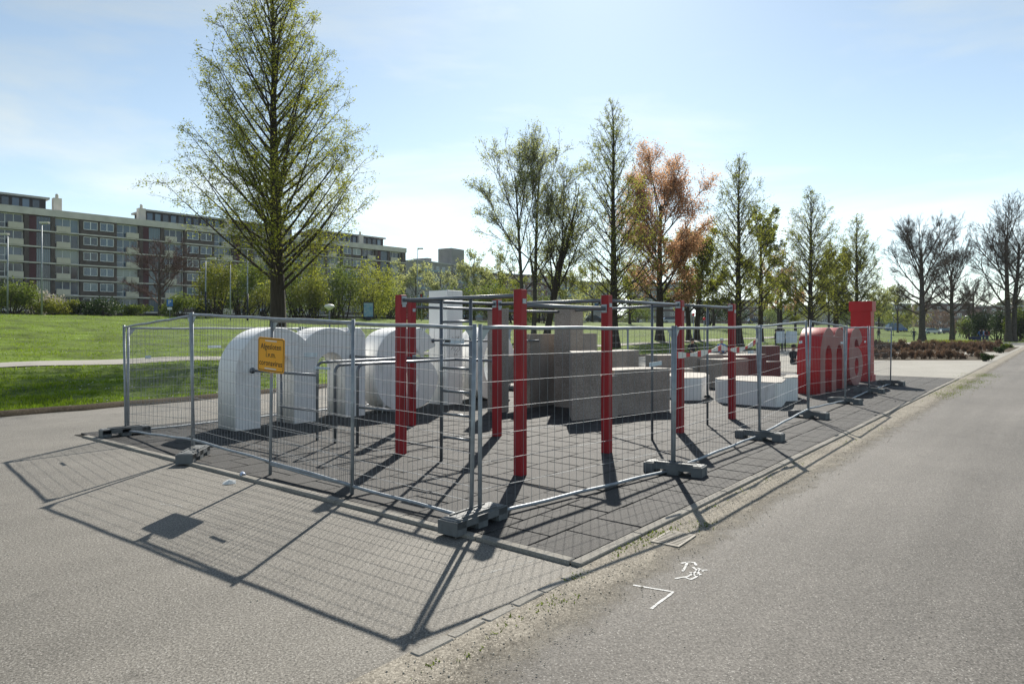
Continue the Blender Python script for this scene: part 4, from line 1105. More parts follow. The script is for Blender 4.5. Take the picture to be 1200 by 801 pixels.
def broad(name, loc, H, rad, label, seed, leafm=None, leaf_size=0.1, per=2, fork=0.28, trunk_r=None, limbs=7, levels=(7, 6, 5), barkm=None, group=None, upright=0.55, spread=0.12, stems=None, twig=0.5, ang=0.55, twigm=None, top=0.82):
    """broad-crowned deciduous tree: trunk, limbs leaving it, three orders of branches"""
    g = np.random.default_rng(seed); barkm = barkm or M['barkgrey']
    tr = trunk_r or H * 0.022
    stems = stems or [(0, 0, 0, 0, 1.0)]
    wood, P1s, L1s, Rs = [], [], [], []
    TPs, TRs = [], []
    for (sx, sy, lx, ly, sc) in stems:
        n = 10; z = np.linspace(-0.3, H * top * sc, n); t = np.clip(z, 0, None) / (H * sc)
        TP = np.stack([sx + lx * t ** 1.2 + np.cumsum(g.normal(0, 0.035 * H / 20, n)), sy + ly * t ** 1.2 + np.cumsum(g.normal(0, 0.035 * H / 20, n)), z], -1)
        TR = tr * sc * np.clip(1 - t * 0.97, 0.03, 1) ** 0.95; TR[0] *= 1.5
        TPs.append(TP); TRs.append(TR)
    TP = np.stack(TPs); TR = np.stack(TRs)
    wood.append(tubes(TP, TR, 10))
    Mn = len(TP)
    tt = (np.arange(limbs)[None] + g.uniform(0, 1, (Mn, limbs))) / limbs
    scs = np.array([st[4] for st in stems])[:, None]
    pf = fork / (top * scs)                  # where along the stem the crown starts
    tt = pf + (0.99 - pf) * tt
    S, T = sample(TP, tt.clip(0, 0.999))
    hh = S[..., 2] / H
    az = (np.arange(Mn * limbs) * 2.399 + g.normal(0, 0.4, Mn * limbs)).reshape(Mn, limbs)
    rel = np.clip((hh - fork) / (top - fork + 1e-6), 0, 1)
    el = R(90) - ang * (2.0 - 1.35 * rel) * g.uniform(0.75, 1.2, hh.shape)
    el = np.clip(el, R(8), R(84))
    D = np.stack([np.cos(az) * np.cos(el), np.sin(az) * np.cos(el), np.sin(el)], -1)
    zlow = fork * H * 0.75
    cen = np.stack([TP[:, :, 0].mean(1) * 1.2, TP[:, :, 1].mean(1) * 1.2, np.full(Mn, (H + zlow) / 2)], -1)[:, None]
    axs = np.array([rad, rad, (H - zlow) / 2])
    De = D.copy(); De[..., 2] += upright * 0.30; De = norm(De)      # mean direction of the bending limb
    pp, dd = (S - cen) / axs, De / axs
    A_, B_, C_ = (dd * dd).sum(-1), (pp * dd).sum(-1), (pp * pp).sum(-1) - 1
    disc = B_ ** 2 - A_ * C_
    L = np.where(disc > 0, (-B_ + np.sqrt(np.maximum(disc, 0))) / A_, 0.6)
    L = np.clip(L, 0.8, None) * g.uniform(0.84, 1.03, hh.shape)
    P1 = grow(S.reshape(-1, 3), D.reshape(-1, 3), L.reshape(-1), 8, upright, 0.045, g); L1 = L.reshape(-1)
    r1 = np.clip(np.repeat(tr, len(L1)) * (1 - hh.reshape(-1)) * 0.40, 0.015, None) + 0.010
    wood.append(tubes(P1, lin_r(r1, 0.012, 8, len(P1)), 6))
    P2, L2, par = spawn(P1, L1, levels[0], 0.12, 0.98, 0.55, 0.46, 6, upright * 0.6, 0.06, g, 0, 0.5, 1.2)
    wood.append(tubes(P2, lin_r(r1[par] * 0.33 + 0.004, 0.006, 6, len(P2)), 4))
    P3, L3, _ = spawn(P2, L2, levels[1], 0.12, 1.0, 0.55, 0.50, 4, upright * 0.4, 0.08, g, 0, 0.45, 1.1)
    wood.append(tubes(P3, lin_r(0.008 * H / 18 + 0.002, 0.004, 4, len(P3)), 3))
    last = P3
    if levels[2]:
        P4, L4, _ = spawn(P3, L3, levels[2], 0.15, 1.0, 0.55, 0.6, 2, upright * 0.3, 0.08, g, 0, 0.4, 0.9, 0.25)
        wood.append(tubes(P4, lin_r(0.004 + 0.00009 * loc[1], 0.002 + 0.00005 * loc[1], 2, len(P4)), 3))
        last = P4
    leaves = leaf_quads(last, per, leaf_size, spread, g, 0.6, 0.3) if (leafm and per) else None
    return finish_tree(name, loc, wood, leaves, barkm, leafm, label, group, twigm=twigm)

# the big dawn redwood behind the white letters
conifer('redwood_tree', at_px(327, 34), 20.2, 5.35, 'large cone-shaped tree with fresh sparse leaves behind the white letters', M['leaf_meta'], 3, 0.054, n1=120, k2=18, k3=5, per=5, clear=0.17, trunk_r=0.44, lean=(-0.35, 0))
CG = 'cone-shaped trees in the far row'
for px, Y, h_, r_, tr_, sd, lb in ((719, 57, 20.8, 4.8, 0.40, 21, 'tallest cone-shaped tree of the far row, left of the copper tree'), (866, 66, 18.6, 4.4, 0.38, 22, 'cone-shaped tree between the copper tree and the yellow-leaved tree'),
                                  (950, 74, 17.2, 4.6, 0.36, 23, 'cone-shaped tree standing left of the tall red figure one'), (1004, 84, 15.8, 4.2, 0.32, 24, 'cone-shaped tree straight behind the tall red figure one')):
    conifer('redwood_tree', at_px(px, Y), h_, r_, lb, M['leaf_meta'], sd, 0.072, n1=100, k2=12, k3=4, per=3, clear=0.12 + 0.02 * (sd % 3), trunk_r=tr_, group=CG, wide=0.30 + 0.03 * (sd % 4), leafspread=0.10, lf=0.30)
broad('willow_tree', at_px(621, 62), 19.5, 4.8, 'tall thin-leaved tree with two slender upright stems', 31, M['leaf_willow'], 0.075, 2, fork=0.22, trunk_r=0.24, limbs=14, levels=(9, 7, 5), barkm=M['barkgrey'], stems=[(-0.5, 0, -1.2, 0, 0.95), (0.35, 0.3, 0.9, 0.4, 1.0)], upright=0.45, ang=0.50, spread=0.2)
broad('willow_tree', at_px(639, 60), 15.0, 3.2, 'leaning willow with a dark forked trunk', 32, M['leaf_willow'], 0.07, 2, fork=0.25, trunk_r=0.34, limbs=9, levels=(7, 5, 4), barkm=M['bark'], stems=[(0, 0, 3.6, 0.5, 1.0), (0.1, 0.2, 2.2, -1, 0.85)], upright=0.5, ang=0.4, spread=0.22)
broad('copper_tree', at_px(773, 72), 20.4, 5.4, 'round-crowned tree with copper-brown young leaves', 33, M['leaf_orange'], 0.08, 7, fork=0.18, trunk_r=0.42, limbs=28, levels=(9, 7, 4), barkm=M['bark'], upright=0.5, ang=0.62, spread=0.30, top=0.7)
broad('lime_tree', at_px(812, 76), 12.5, 3.4, 'small fresh green tree under the copper-brown tree', 34, M['leaf_lime'], 0.10, 3, fork=0.22, trunk_r=0.34, limbs=13, levels=(8, 6, 5), barkm=M['bark'], stems=[(-0.4, 0, -1.0, 0, 0.9), (0.4, 0, 0.9, 0.2, 1)], upright=0.5)
broad('lime_tree', at_px(891, 80), 16.6, 3.4, 'slim yellow-green tree between two cone-shaped trees', 35, M['leaf_lime'], 0.11, 3, fork=0.2, trunk_r=0.34, limbs=15, levels=(8, 6, 5), barkm=M['bark'], upright=0.6)
broad('lime_tree', at_px(980, 88), 13.0, 3.0, 'compact green tree with dark forked trunk left of the red figure one', 36, M['leaf_lime'], 0.11, 4, fork=0.2, trunk_r=0.40, limbs=13, levels=(8, 6, 5), barkm=M['bark'], upright=0.55)
broad('lime_tree', at_px(915, 100), 10.5, 3.2, 'low green tree far behind the notice boards', 37, M['leaf_yel'], 0.14, 3, fork=0.2, trunk_r=0.3, limbs=8, levels=(6, 5, 3), barkm=M['bark'], upright=0.5)
BG_ = 'bare trees at the right'
broad('bare_tree', at_px(1081, 95), 19.0, 5.7, 'bare round-crowned tree standing on the lawn behind the flower beds', 41, None, fork=0.17, trunk_r=0.46, top=0.62, limbs=22, levels=(10, 8, 6), upright=0.45, ang=0.62, group=BG_, twigm=M['twig'])
broad('bare_tree', at_px(1116, 98), 16.0, 4.0, 'slimmer bare tree beside the round-crowned bare tree', 42, None, fork=0.22, trunk_r=0.34, top=0.62, limbs=18, levels=(10, 7, 6), upright=0.5, ang=0.55, group=BG_, twigm=M['twig'])
broad('bare_tree', at_px(1182, 92), 20.0, 6.2, 'biggest bare tree above the evergreen bushes', 43, None, fork=0.2, trunk_r=0.4, top=0.7, limbs=14, levels=(10, 8, 5), upright=0.5, ang=0.55, group=BG_, twigm=M['twig'], stems=[(0, 0, -0.6, 0, 1), (1.0, 0.5, 1.5, 0.3, 0.95)])
broad('bare_tree', at_px(1232, 88), 19.5, 5.5, 'bare tree rising past the evergreen bushes by the road', 44, None, fork=0.2, trunk_r=0.42, top=0.65, limbs=18, levels=(9, 8, 5), upright=0.5, ang=0.55, group=BG_, twigm=M['twig'])
broad('bare_tree', at_px(1140, 112), 10.5, 4.5, 'low twiggy bare tree behind the walkers', 45, None, fork=0.12, trunk_r=0.25, limbs=18, levels=(9, 7, 5), upright=0.5, ang=0.6, group=BG_, twigm=M['twig'])
broad('bare_tree', at_px(187, 78), 9.2, 4.8, 'bare reddish-brown tree in front of the apartment block', 46, None, fork=0.14, trunk_r=0.22, limbs=18, levels=(9, 7, 5), upright=0.4, ang=0.65, twigm=mat('reddish_twig', (0.11, 0.06, 0.05), 0.95, 0.2, 2))
broad('bare_tree', at_px(534, 170), 14.5, 6.5, 'bare grey tree in front of the pale blue apartment block', 47, None, fork=0.2, trunk_r=0.35, limbs=10, levels=(7, 6, 4), upright=0.4, ang=0.6, twigm=M['twig'])
broad('willow_tree', at_px(487, 165), 15.5, 5.5, 'feathery pale green tree at the end of the apartment block', 48, M['leaf_willow'], 0.22, 3, fork=0.2, trunk_r=0.35, limbs=10, levels=(6, 5, 3), barkm=M['barkgrey'], upright=0.3, ang=0.6, spread=0.35)

# lighter trees standing farther back between the near ones
for k, (px, Y, h_, r_, lm, lb) in enumerate([(556, 118, 12.5, 4.2, 'leaf_willow', 'pale green tree behind the tall white block, right of it'), (586, 130, 14, 4.4, 'leaf_lime', 'fresh green tree left of the two-stemmed tree'), (664, 125, 12, 4.4, 'leaf_lime', 'fresh green tree between the leaning willow and the tallest cone tree'),
        (694, 140, 12.5, 4.6, 'leaf_willow', 'pale green tree behind the dark parked car'), (738, 120, 10, 4.0, 'leaf_lime', 'yellow-green tree filling the gap left of the copper tree'), (836, 120, 13, 4.4, 'leaf_yel', 'yellow-green tree right of the copper tree'), (912, 125, 15, 4.2, 'leaf_orange', 'thin copper-leaved tree behind the slim yellow-green tree'),
        (932, 135, 13, 4.2, 'leaf_lime', 'light green tree behind the notice boards'), (972, 130, 12, 4.2, 'leaf_yel', 'yellow-green tree behind the red figure six'), (1030, 150, 11, 4.6, 'leaf_willow', 'pale thin tree right of the red figure one'), (1052, 170, 12, 5, 'leaf_yel', 'thin yellowish tree left of the round bare tree'), (516, 150, 11.5, 4.6, 'leaf_willow', 'pale green tree before the blue-banded flats')]):
    broad('park_tree', at_px(px, Y), h_, r_, lb, 400 + k, M[lm], 0.13, 3, fork=0.16, trunk_r=0.24, limbs=12, levels=(6, 5, 4), barkm=M['bark'], group='lighter trees farther back', upright=0.5, ang=0.5, spread=0.2)
# shrubs and low trees: many stems, leaves through the volume
def bush_meshes(seed, leafm, n=5200, size=0.11, flat=0.9, stems=14, lumps=9):
    g = np.random.default_rng(seed)
    # unit shrub: half-width 1, height 1
    c = np.stack([g.uniform(-.62, .62, lumps), g.uniform(-.62, .62, lumps), g.uniform(.25, .72, lumps)], -1); r = g.uniform(.22, .40, lumps)
    c[0] = (0, 0, .62); r[0] = .42
    w = g.integers(0, lumps, n); d = norm(g.normal(0, 1, (n, 3))); rr = g.random(n) ** 0.45
    C = c[w] + d * (r[w] * rr)[:, None] * np.array([1.15, 1.15, .95]); C[:, 2] = np.abs(C[:, 2])
    C[:, 2] *= np.clip(1.0 + g.normal(0, .06, n), .8, 1.2)
    a = norm(g.normal(0, 1, C.shape)); b = norm(np.cross(a, g.normal(0, 1, C.shape)))
    s = g.uniform(.55, 1.4, n)[:, None]
    a = a * s; b = b * s * .6
    S0 = np.stack([g.normal(0, .12, stems), g.normal(0, .12, stems), np.full(stems, -0.03)], -1)
    D = np.stack([g.normal(0, .55, stems), g.normal(0, .55, stems), np.ones(stems)], -1)
    P = grow(S0, D, g.uniform(.55, .85, stems), 6, .3, .1, g)
    return C, a, b, P
def shrub(name, loc, w, h, leafm, seed, label, n=4200, size=0.11, group=None, cat='shrub', stemm=None, lumps=9, dep=None):
    C, a, b, P = bush_meshes(seed, leafm, n, size, lumps=lumps)
    sc = np.array([w / 2, (dep or w) / 2, h])
    C = C * sc
    V = np.stack([C - a * size, C - b * size, C + a * size, C + b * size], 1).reshape(-1, 3)
    root = empty(name, loc); tag(root, label, cat, group)
    tv, tf = tubes(P * sc, lin_r(0.02 + 0.012 * h, 0.008, 6, len(P)), 4)
    link('stems', np_mesh('stems', tv, tf, stemm or M['bark'], True), root)
    link('foliage', np_mesh('foliage', V, np.arange(len(V)).reshape(-1, 4), leafm), root)
    return root
# hedge line in front of the apartments (x column, distance, width, height)
GS = 'shrubs in front of the apartment block'
for k, (px, Y, w, h, lm, nn, lb, cat) in enumerate([
    (-8, 64, 6, 3.6, 'leaf_dark', 4200, 'dark rounded bush at the foot of the leftmost balconies', 'shrub'),
    (18, 62, 4.6, 3.2, 'leaf_mid', 4200, 'green bush beside the bent-armed lamp posts', 'shrub'),
    (42, 68, 5.0, 2.7, 'leaf_blossom', 2600, 'bush covered in pale blossom by the lamp post', 'shrub'),
    (64, 64, 4.0, 1.8, 'leaf_yel', 2600, 'bright yellow-green bush below the balconies', 'shrub'),
    (84, 66, 3.4, 1.5, 'leaf_mid', 2200, 'low green bush beside the yellow-green bush', 'shrub'),
    (104, 66, 3.6, 1.5, 'leaf_dark', 2200, 'low dark bush under the paired windows', 'shrub'),
    (125, 64, 4.2, 1.9, 'leaf_dark', 2600, 'dark bush left of the bare reddish tree', 'shrub'),
    (160, 72, 4.6, 1.4, 'leaf_mid', 2200, 'low bush at the foot of the bare reddish tree', 'shrub'),
    (212, 72, 5.4, 2.6, 'leaf_mid', 3000, 'green bush beside the blue parking sign', 'shrub'),
    (238, 76, 4.2, 2.2, 'leaf_dark', 2600, 'dark bush right of the blue parking sign', 'shrub'),
    (254, 70, 5.0, 5.6, 'leaf_yel', 4200, 'yellow-green small tree left of the big trunk', 'shrub'),
    (282, 78, 6.4, 6.0, 'leaf_mid', 4600, 'green small tree between the dark-based poles and the trunk', 'shrub'),
    (306, 84, 5.0, 4.6, 'leaf_yel', 3000, 'yellowish bush close behind the big trunk', 'shrub'),
    (348, 82, 6.6, 6.2, 'leaf_mid', 4600, 'green small tree right of the big trunk', 'shrub'),
    (366, 78, 5.0, 5.0, 'leaf_yel', 3600, 'yellow-green bush left of the globe lamp', 'shrub'),
    (396, 84, 7.6, 6.8, 'leaf_mid', 5200, 'green tree-like bush right of the globe lamp', 'shrub'),
    (431, 88, 7.4, 6.8, 'leaf_lime', 5200, 'fresh light-green bush behind the blue poster board', 'shrub'),
    (455, 96, 5.6, 4.4, 'leaf_mid', 3200, 'green bush between the poster board and the red posts', 'shrub'),
    (478, 110, 6.0, 4.0, 'leaf_dark', 2600, 'dark bush behind the red posts', 'shrub'),
    (506, 112, 6.5, 3.8, 'leaf_yel', 2600, 'yellowish bush behind the tall white block', 'shrub'),
    (548, 108, 8.0, 5.0, 'leaf_mid', 3600, 'green bush right of the tall white block', 'shrub'),
    (578, 100, 7.0, 5.4, 'leaf_mid', 3800, 'rounded green bush behind the concrete post', 'shrub'),
    (604, 96, 6.4, 4.8, 'leaf_yel', 3400, 'yellow-green bush under the two-stemmed tree', 'shrub'),
    (632, 104, 6.4, 4.4, 'leaf_mid', 3200, 'green bush behind the leaning willow trunk', 'shrub'),
    (664, 118, 8.0, 4.8, 'leaf_willow', 3200, 'pale green bush behind the concrete pillar', 'shrub'),
    (745, 150, 10, 4.6, 'leaf_mid', 2800, 'far green bush left of the copper tree trunk', 'shrub'),
    (832, 140, 9, 5.4, 'leaf_dark', 2800, 'far dark bush between two rear trunks', 'shrub'),
    (1060, 190, 14, 6, 'leaf_yel', 2600, 'far yellowish bush before the distant flats', 'shrub'),
    (1100, 200, 14, 7, 'leaf_brown', 2200, 'far reddish bush before the distant flats', 'shrub'),
    (1035, 210, 14, 7, 'leaf_mid', 2400, 'far green bush right of the red figure one', 'shrub'),
    (1000, 220, 16, 7.5, 'leaf_mid', 2400, 'far green bush behind the red figure one', 'shrub'),
    (955, 230, 18, 8, 'leaf_yel', 2400, 'far yellow-green bush behind the red letter', 'shrub'),
    (900, 240, 18, 7, 'leaf_mid', 2400, 'far bush behind the yellow-green slim tree', 'shrub'),
    (860, 235, 16, 6, 'leaf_dark', 2400, 'far dark bush behind the end red post', 'shrub')]):
    if 240 < px < 700: w, h, nn = w * 1.2, h * 1.15, int(nn * 1.5)
    shrub('shrub', at_px(px, Y), w, h, M[lm], 100 + k, lb, nn, 0.075 * (0.6 + Y / 110), GS if px < 700 else 'far shrubs', cat)
for k, (px, Y, w, h, lm) in enumerate([(1152, 108, 6, 4.4, 'leaf_dark'), (1172, 101, 6.5, 5.2, 'leaf_dark'), (1194, 98, 7, 5.0, 'leaf_mid'), (1218, 95, 7, 5.8, 'leaf_dark'), (1136, 118, 5.5, 3.8, 'leaf_mid')]):
    shrub('evergreen_bush', at_px(px, Y), w, h, M[lm], 200 + k, ['dark evergreen bush nearest the walkers', 'dark evergreen bush below the biggest bare tree', 'leafier green bush by the road bend', 'dark evergreen bush past the road bend', 'green bush behind the walkers'][k], 5200, 0.11, 'evergreen bushes at the right')
# low hedge and flower beds
shrub('hedge', at_px(1112, 76), 8.5, 0.55, M['leaf_yel'], 220, 'low clipped yellow-green hedge on the far lawn edge', 5200, 0.08, cat='hedge', dep=3.0, lumps=26)
bed_me = []
for s in range(4):
    C, a, b, P = bush_meshes(300 + s, None, 900, 0.05, stems=16)
    V = np.stack([C - a * .085, C - b * .085, C + a * .085, C + b * .085], 1).reshape(-1, 3)
    bed_me.append((np_mesh('dry_heads', V, np.arange(len(V)).reshape(-1, 4), M['leaf_brown']), np_mesh('stems', *tubes(P * 0.95, lin_r(0.02, 0.01, 6, len(P)), 3), M['twig'])))
def bed_plant(p, w, h, k, lb):
    root = empty('dry_shrub', p, k * 1.7); tag(root, lb, 'shrub', 'brown dried shrubs in the flower beds')
    for nm, me in zip(('dry_heads', 'stems'), bed_me[k % 4]):
        o = link(nm, me, root); o.scale = (w, w, h)
def bed(name, px0, px1, y0, y1):
    P = [G(px0, y1), G(px1, y1), G(px1 + (y1 - y0) * 2.2, y0), G(px0, y0)]
    mb = MB(); mb.add([(p.x, p.y, 0.012) for p in P], [(0, 1, 2, 3)]); tag(mb.build(name, M['earth']), kind='structure')
bed('flower_bed', 1022, 1158, 416.0, 422)
bed('flower_bed', 1022, 1182, 406.5, 412.5)
k = 0
for row, (y, x0, x1, st, hh) in enumerate(((420.5, 1026, 1150, 11, 0.62), (418.0, 1030, 1150, 12, 0.6), (411.5, 1024, 1172, 8, 0.72), (408.5, 1026, 1176, 7.5, 0.78))):
    x = x0
    while x < x1:
        if random.random() > (0.28 if row < 2 else 0.05):
            bed_plant(G(x, y + random.uniform(-.5, .5)), hh * 0.62 * random.uniform(.8, 1.15), hh * random.uniform(.8, 1.15), k, 'brown dried shrub in the nearer flower bed' if row < 2 else 'brown dried shrub in the farther flower bed'); k += 1
        x += st * random.uniform(.85, 1.2)
for i, (px, py) in enumerate(((1153, 423), (1172, 413.5), (1178, 409), (1184, 407.5))):
    shrub('green_plant', G(px, py), 0.9, 0.5, M['leaf_dark' if i < 2 else 'leaf_mid'], 230 + i, 'green leafy plant at the end of the flower beds', 700, 0.05, 'green plants at the bed ends', 'plant')

# ================================================================== BUILDINGS
def apartment():
    s0, s1 = -24.0, 83.0
    base = Vector((-84.0, 118.0, 2.0)); d = Vector((0.676, 0.737, 0))
    root = empty('apartment_block', base, math.atan2(d.y, d.x))
    tag(root, 'long brown brick apartment block with cream bands and balconies', 'building')
    ST, Z0, NS = 2.8, 3.0, 6                # storey height, first floor level, storeys (local z, base at 2 m)
    ZT = Z0 + NS * ST
    D = 11.0
    wall, rec = MB(), MB()
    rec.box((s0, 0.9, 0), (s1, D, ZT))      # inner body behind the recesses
    win_f, win_p = MB(), MB()
    W_, H_ = 2.3, 1.5
    for a, b in (((0, -0.06, 0), (W_, 0.06, 0.09)), ((0, -0.06, H_ - .09), (W_, 0.06, H_)), ((0, -0.06, .09), (.09, 0.06, H_ - .09)), ((W_ - .09, -0.06, .09), (W_, 0.06, H_ - .09)), ((W_ / 2 - .06, -0.06, .09), (W_ / 2 + .06, 0.06, H_ - .09))): win_f.box(a, b)
    win_f = win_f.mesh('window', M['frame'])
    win_p.box((0.05, 0.0, 0.05), (W_ - 0.05, 0.02, H_ - .05)); win_p = win_p.mesh('pane', M['glass'])
    bal = MB(); bal.box((0, -0.28, 0), (2.15, -0.16, 0.98)); bal.box((0, -0.16, 0), (0.1, 0.25, 0.96)); bal.box((2.05, -0.16, 0), (2.15, 0.25, 0.96)); bal = bal.mesh('balcony', M['balc'])
    gl = MB(); gl.box((0.1, 0.86, 0.12), (3.8, 0.89, 2.4)); gl = gl.mesh('pane', M['glass'])
    gf = MB()
    for x in (0.02, 1.25, 2.45, 3.72): gf.box((x, 0.80, 0.02), (x + .10, 0.885, 2.5))
    gf.box((0.121, 0.81, 0.02), (3.72, 0.88, 0.11)); gf.box((0.121, 0.81, 2.38), (3.72, 0.88, 2.5)); gf.box((0.121, 0.812, 0.85), (1.249, 0.878, 0.95))
    gf = gf.mesh('balcony_glazing', M['frame'])
    stg = MB()
    for i in range(8): stg.box((i * 0.29, -0.02, 0.05), (i * 0.29 + 0.07, 0.06, ST - .42))
    stg = stg.mesh('stair_window', M['framegrey'])
    stp = MB(); stp.box((0.0, 0.02, 0.05), (2.1, 0.05, ST - .42)); stp = stp.mesh('pane', M['glass'])
    mar = MB(); mar.box((0, -0.01, 0), (1.12, 0.07, ST - .36)); mar = mar.mesh('maroon_panel', M['maroon'])
    def put(n, me, x, z, par=None, y=0.0):
        o = link(n, me, par if par is not None else root)
        o.location = (x, y, z) if par is None else (0, 0, 0)
        return o
    x = s0
    # module starts with the stair bay; photograph's bay begins at 0.43
    k0 = math.floor((s0 - 0.43) / 18.4)
    for k in range(k0, 7):
        m0 = 0.43 + 18.4 * k
        solids = [(m0 + 3.27, m0 + 3.9), (m0 + 7.8, m0 + 13.8), (m0 + 17.75, m0 + 18.4)]   # brick stretches
        for a, b in solids:
            a, b = max(a, s0), min(b, s1)
            if b - a < 0.2: continue
            if b - a < 1.0: wall.box((a, 0, 0), (b, 0.9, ZT)); continue
            for st in range(NS):            # wall with two window openings per storey
                z = Z0 + st * ST
                xs = [a, a + 0.5, a + 0.5 + W_, a + 3.2, a + 3.2 + W_, b]
                if xs[4] > b: wall.box((a, 0, z), (b, 0.9, z + ST)); continue
                wall.box((a, 0, z), (b, 0.9, z + 0.80)); wall.box((a, 0, z + 0.80 + H_), (b, 0.9, z + ST))
                for p, q in ((xs[0], xs[1]), (xs[2], xs[3]), (xs[4], xs[5])): wall.box((p, 0, z + 0.80), (q, 0.9, z + 0.80 + H_))
                for xx in (xs[1], xs[3]):
                    f = put('window', win_f, xx, z + 0.80, y=0.10); put('pane', win_p, 0, 0, f)
            wall.box((a, 0, 0), (b, 0.9, Z0))
        for st in range(NS):
            z = Z0 + st * ST
            for xb, off in ((m0 + 3.9, 0.15), (m0 + 13.82, 1.6)):
                if xb < s0 or xb + 3.9 > s1: continue
                f = put('balcony_glazing', gf, xb, z); put('pane', gl, 0, 0, f)
                put('balcony', bal, xb + off, z)
            if m0 > s0 and m0 + 3.3 < s1:
                put('maroon_panel', mar, m0, z, y=0.3); f = put('stair_window', stg, m0 + 1.14, z, y=0.3); put('pane', stp, 0, 0, f)
    wall.box((s1 - 0.6, 0.901, 0), (s1, D + .02, ZT))
    wall.build('wall', M['brick'], root)
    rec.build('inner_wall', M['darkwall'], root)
    for st in range(NS):
        z = Z0 + st * ST
        mb = MB(); mb.box((s0, -0.14, z - 0.26), (s1 + 0.1, 0.88, z - 0.02)); mb.build('floor_band', M['bandc'], root)
    mb = MB(); mb.box((s0, -0.22, ZT - .25), (s1 + .15, D + .1, ZT + .95)); rf = mb.build('roof_band', M['bandc'], root)
    for a, b in ((-24, 3.6), (20.5, 52), (58, 78)):
        mb = MB(); mb.box((a, 3.0, ZT + .951), (b, 9.5, ZT + 3.1)); pe = mb.build('roof_house', M['darkwall'], root)
        mb = MB(); mb.box((a - .5, 2.5, ZT + 3.101), (b + .5, 10, ZT + 3.45)); mb.build('roof_edge', M['roofing'], pe)
        n = int((b - a) / 1.5)
        for i in range(n):
            mb = MB(); mb.box((a + i * 1.5 + .1, 2.93, ZT + 1.25), (a + i * 1.5 + 1.1, 2.99, ZT + 2.8)); mb.build('pane', M['glass'], pe)
    for a in (4.6, 18.8, 36, 56.5, 70):
        mb = MB(); mb.box((a, 2.2, ZT + .951), (a + 1.3, 3.4 if a != 70 else 2.9, ZT + 3.5)); mb.lathe([(0.28, ZT + 3.5), (0.28, ZT + 4.1), (0.2, ZT + 4.3)], 8, (a + .65, 2.75, 0)); mb.build('chimney', M['bandc'], root)
apartment()
def far_block(px0, Y0, px1, Y1, ztop, floors, wallm, panm, label, depth=10, bay=3.6, z0=1.5, extras=(), win=(1.8, 1.3)):
    A = Vector(((px0 - 600) / FOC * Y0, Y0, 0)); B = Vector(((px1 - 600) / FOC * Y1, Y1, 0))
    d = (B - A); L = d.length; d.normalize()
    root = empty('far_building', (A.x, A.y, z0), math.atan2(d.y, d.x)); tag(root, label, 'building')
    H = ztop - z0; ST = H / floors
    mb = MB(); mb.box((0, 0, 0), (L, depth, H)); mb.build('wall', wallm, root)
    mb = MB(); mb.box((-.3, -.3, H), (L + .3, depth + .3, H + .5)); mb.build('roof_edge', M['roofing'], root)
    n = max(1, int(L / bay)); b = L / n
    wf = MB(); w, h = win
    for p, q in (((0, -.06, 0), (w, .02, .12)), ((0, -.06, h - .12), (w, .02, h)), ((0, -.06, .12), (.12, .02, h - .12)), ((w - .12, -.06, .12), (w, .02, h - .12)), ((w / 2 - .07, -.06, .12), (w / 2 + .07, .02, h - .12))): wf.box(p, q)
    wf = wf.mesh('window', M['frame']); wp = MB(); wp.box((.05, -.04, .05), (w - .05, -.01, h - .05)); wp = wp.mesh('pane', M['glass'])
    for st in range(floors):
        for i in range(n):
            f = link('window', wf, root); f.location = (i * b + (b - w) / 2, -0.005, st * ST + 0.9); link('pane', wp, f)
        if panm:
            mb = MB(); mb.box((0, -.10, st * ST + 0.02), (L, -.002, st * ST + 0.75)); mb.build('floor_band', panm, root)
    for (a, bb, hh) in extras:
        mb = MB(); mb.box((a * L, 2, H + .5), (bb * L, depth - 1, H + hh)); mb.build('roof_house', M['greywall'], root)
far_block(488, 262, 566, 300, 27.6, 7, M['greywall'], M['bluewall'], 'distant apartment block with pale blue balcony bands and rooftop tower', extras=((0.55, 0.75, 7.5), (0.2, 0.26, 2)), z0=3)
far_block(560, 300, 668, 330, 26.0, 7, M['brickred'], M['greywall'], 'distant brick flats behind the two-stemmed tree', z0=3)
far_block(652, 300, 720, 310, 22.0, 6, M['greywall'], M['bluewall'], 'distant grey flats behind the concrete pillar', z0=3)
far_block(735, 285, 806, 275, 20.0, 6, M['greywall'], M['brickred'], 'distant grey flats with brick bands behind the copper tree', z0=3)
far_block(815, 340, 900, 330, 15.0, 4, M['brickred'], M['greywall'], 'distant low brick flats behind the row of trees', z0=2)
far_block(905, 360, 1010, 345, 13.0, 4, M['greywall'], None, 'distant low grey flats behind the red letters', z0=1)
far_block(1020, 330, 1068, 325, 13.0, 4, M['greywall'], M['brickred'], 'distant low flats right of the red figure one', z0=0)
far_block(1072, 340, 1142, 330, 13.5, 4, M['brickred'], M['greywall'], 'distant brick flats behind the round bare tree', z0=0)
far_block(1148, 330, 1240, 320, 12.0, 4, M['brickred'], None, 'distant brick flats behind the evergreen bushes', z0=0)
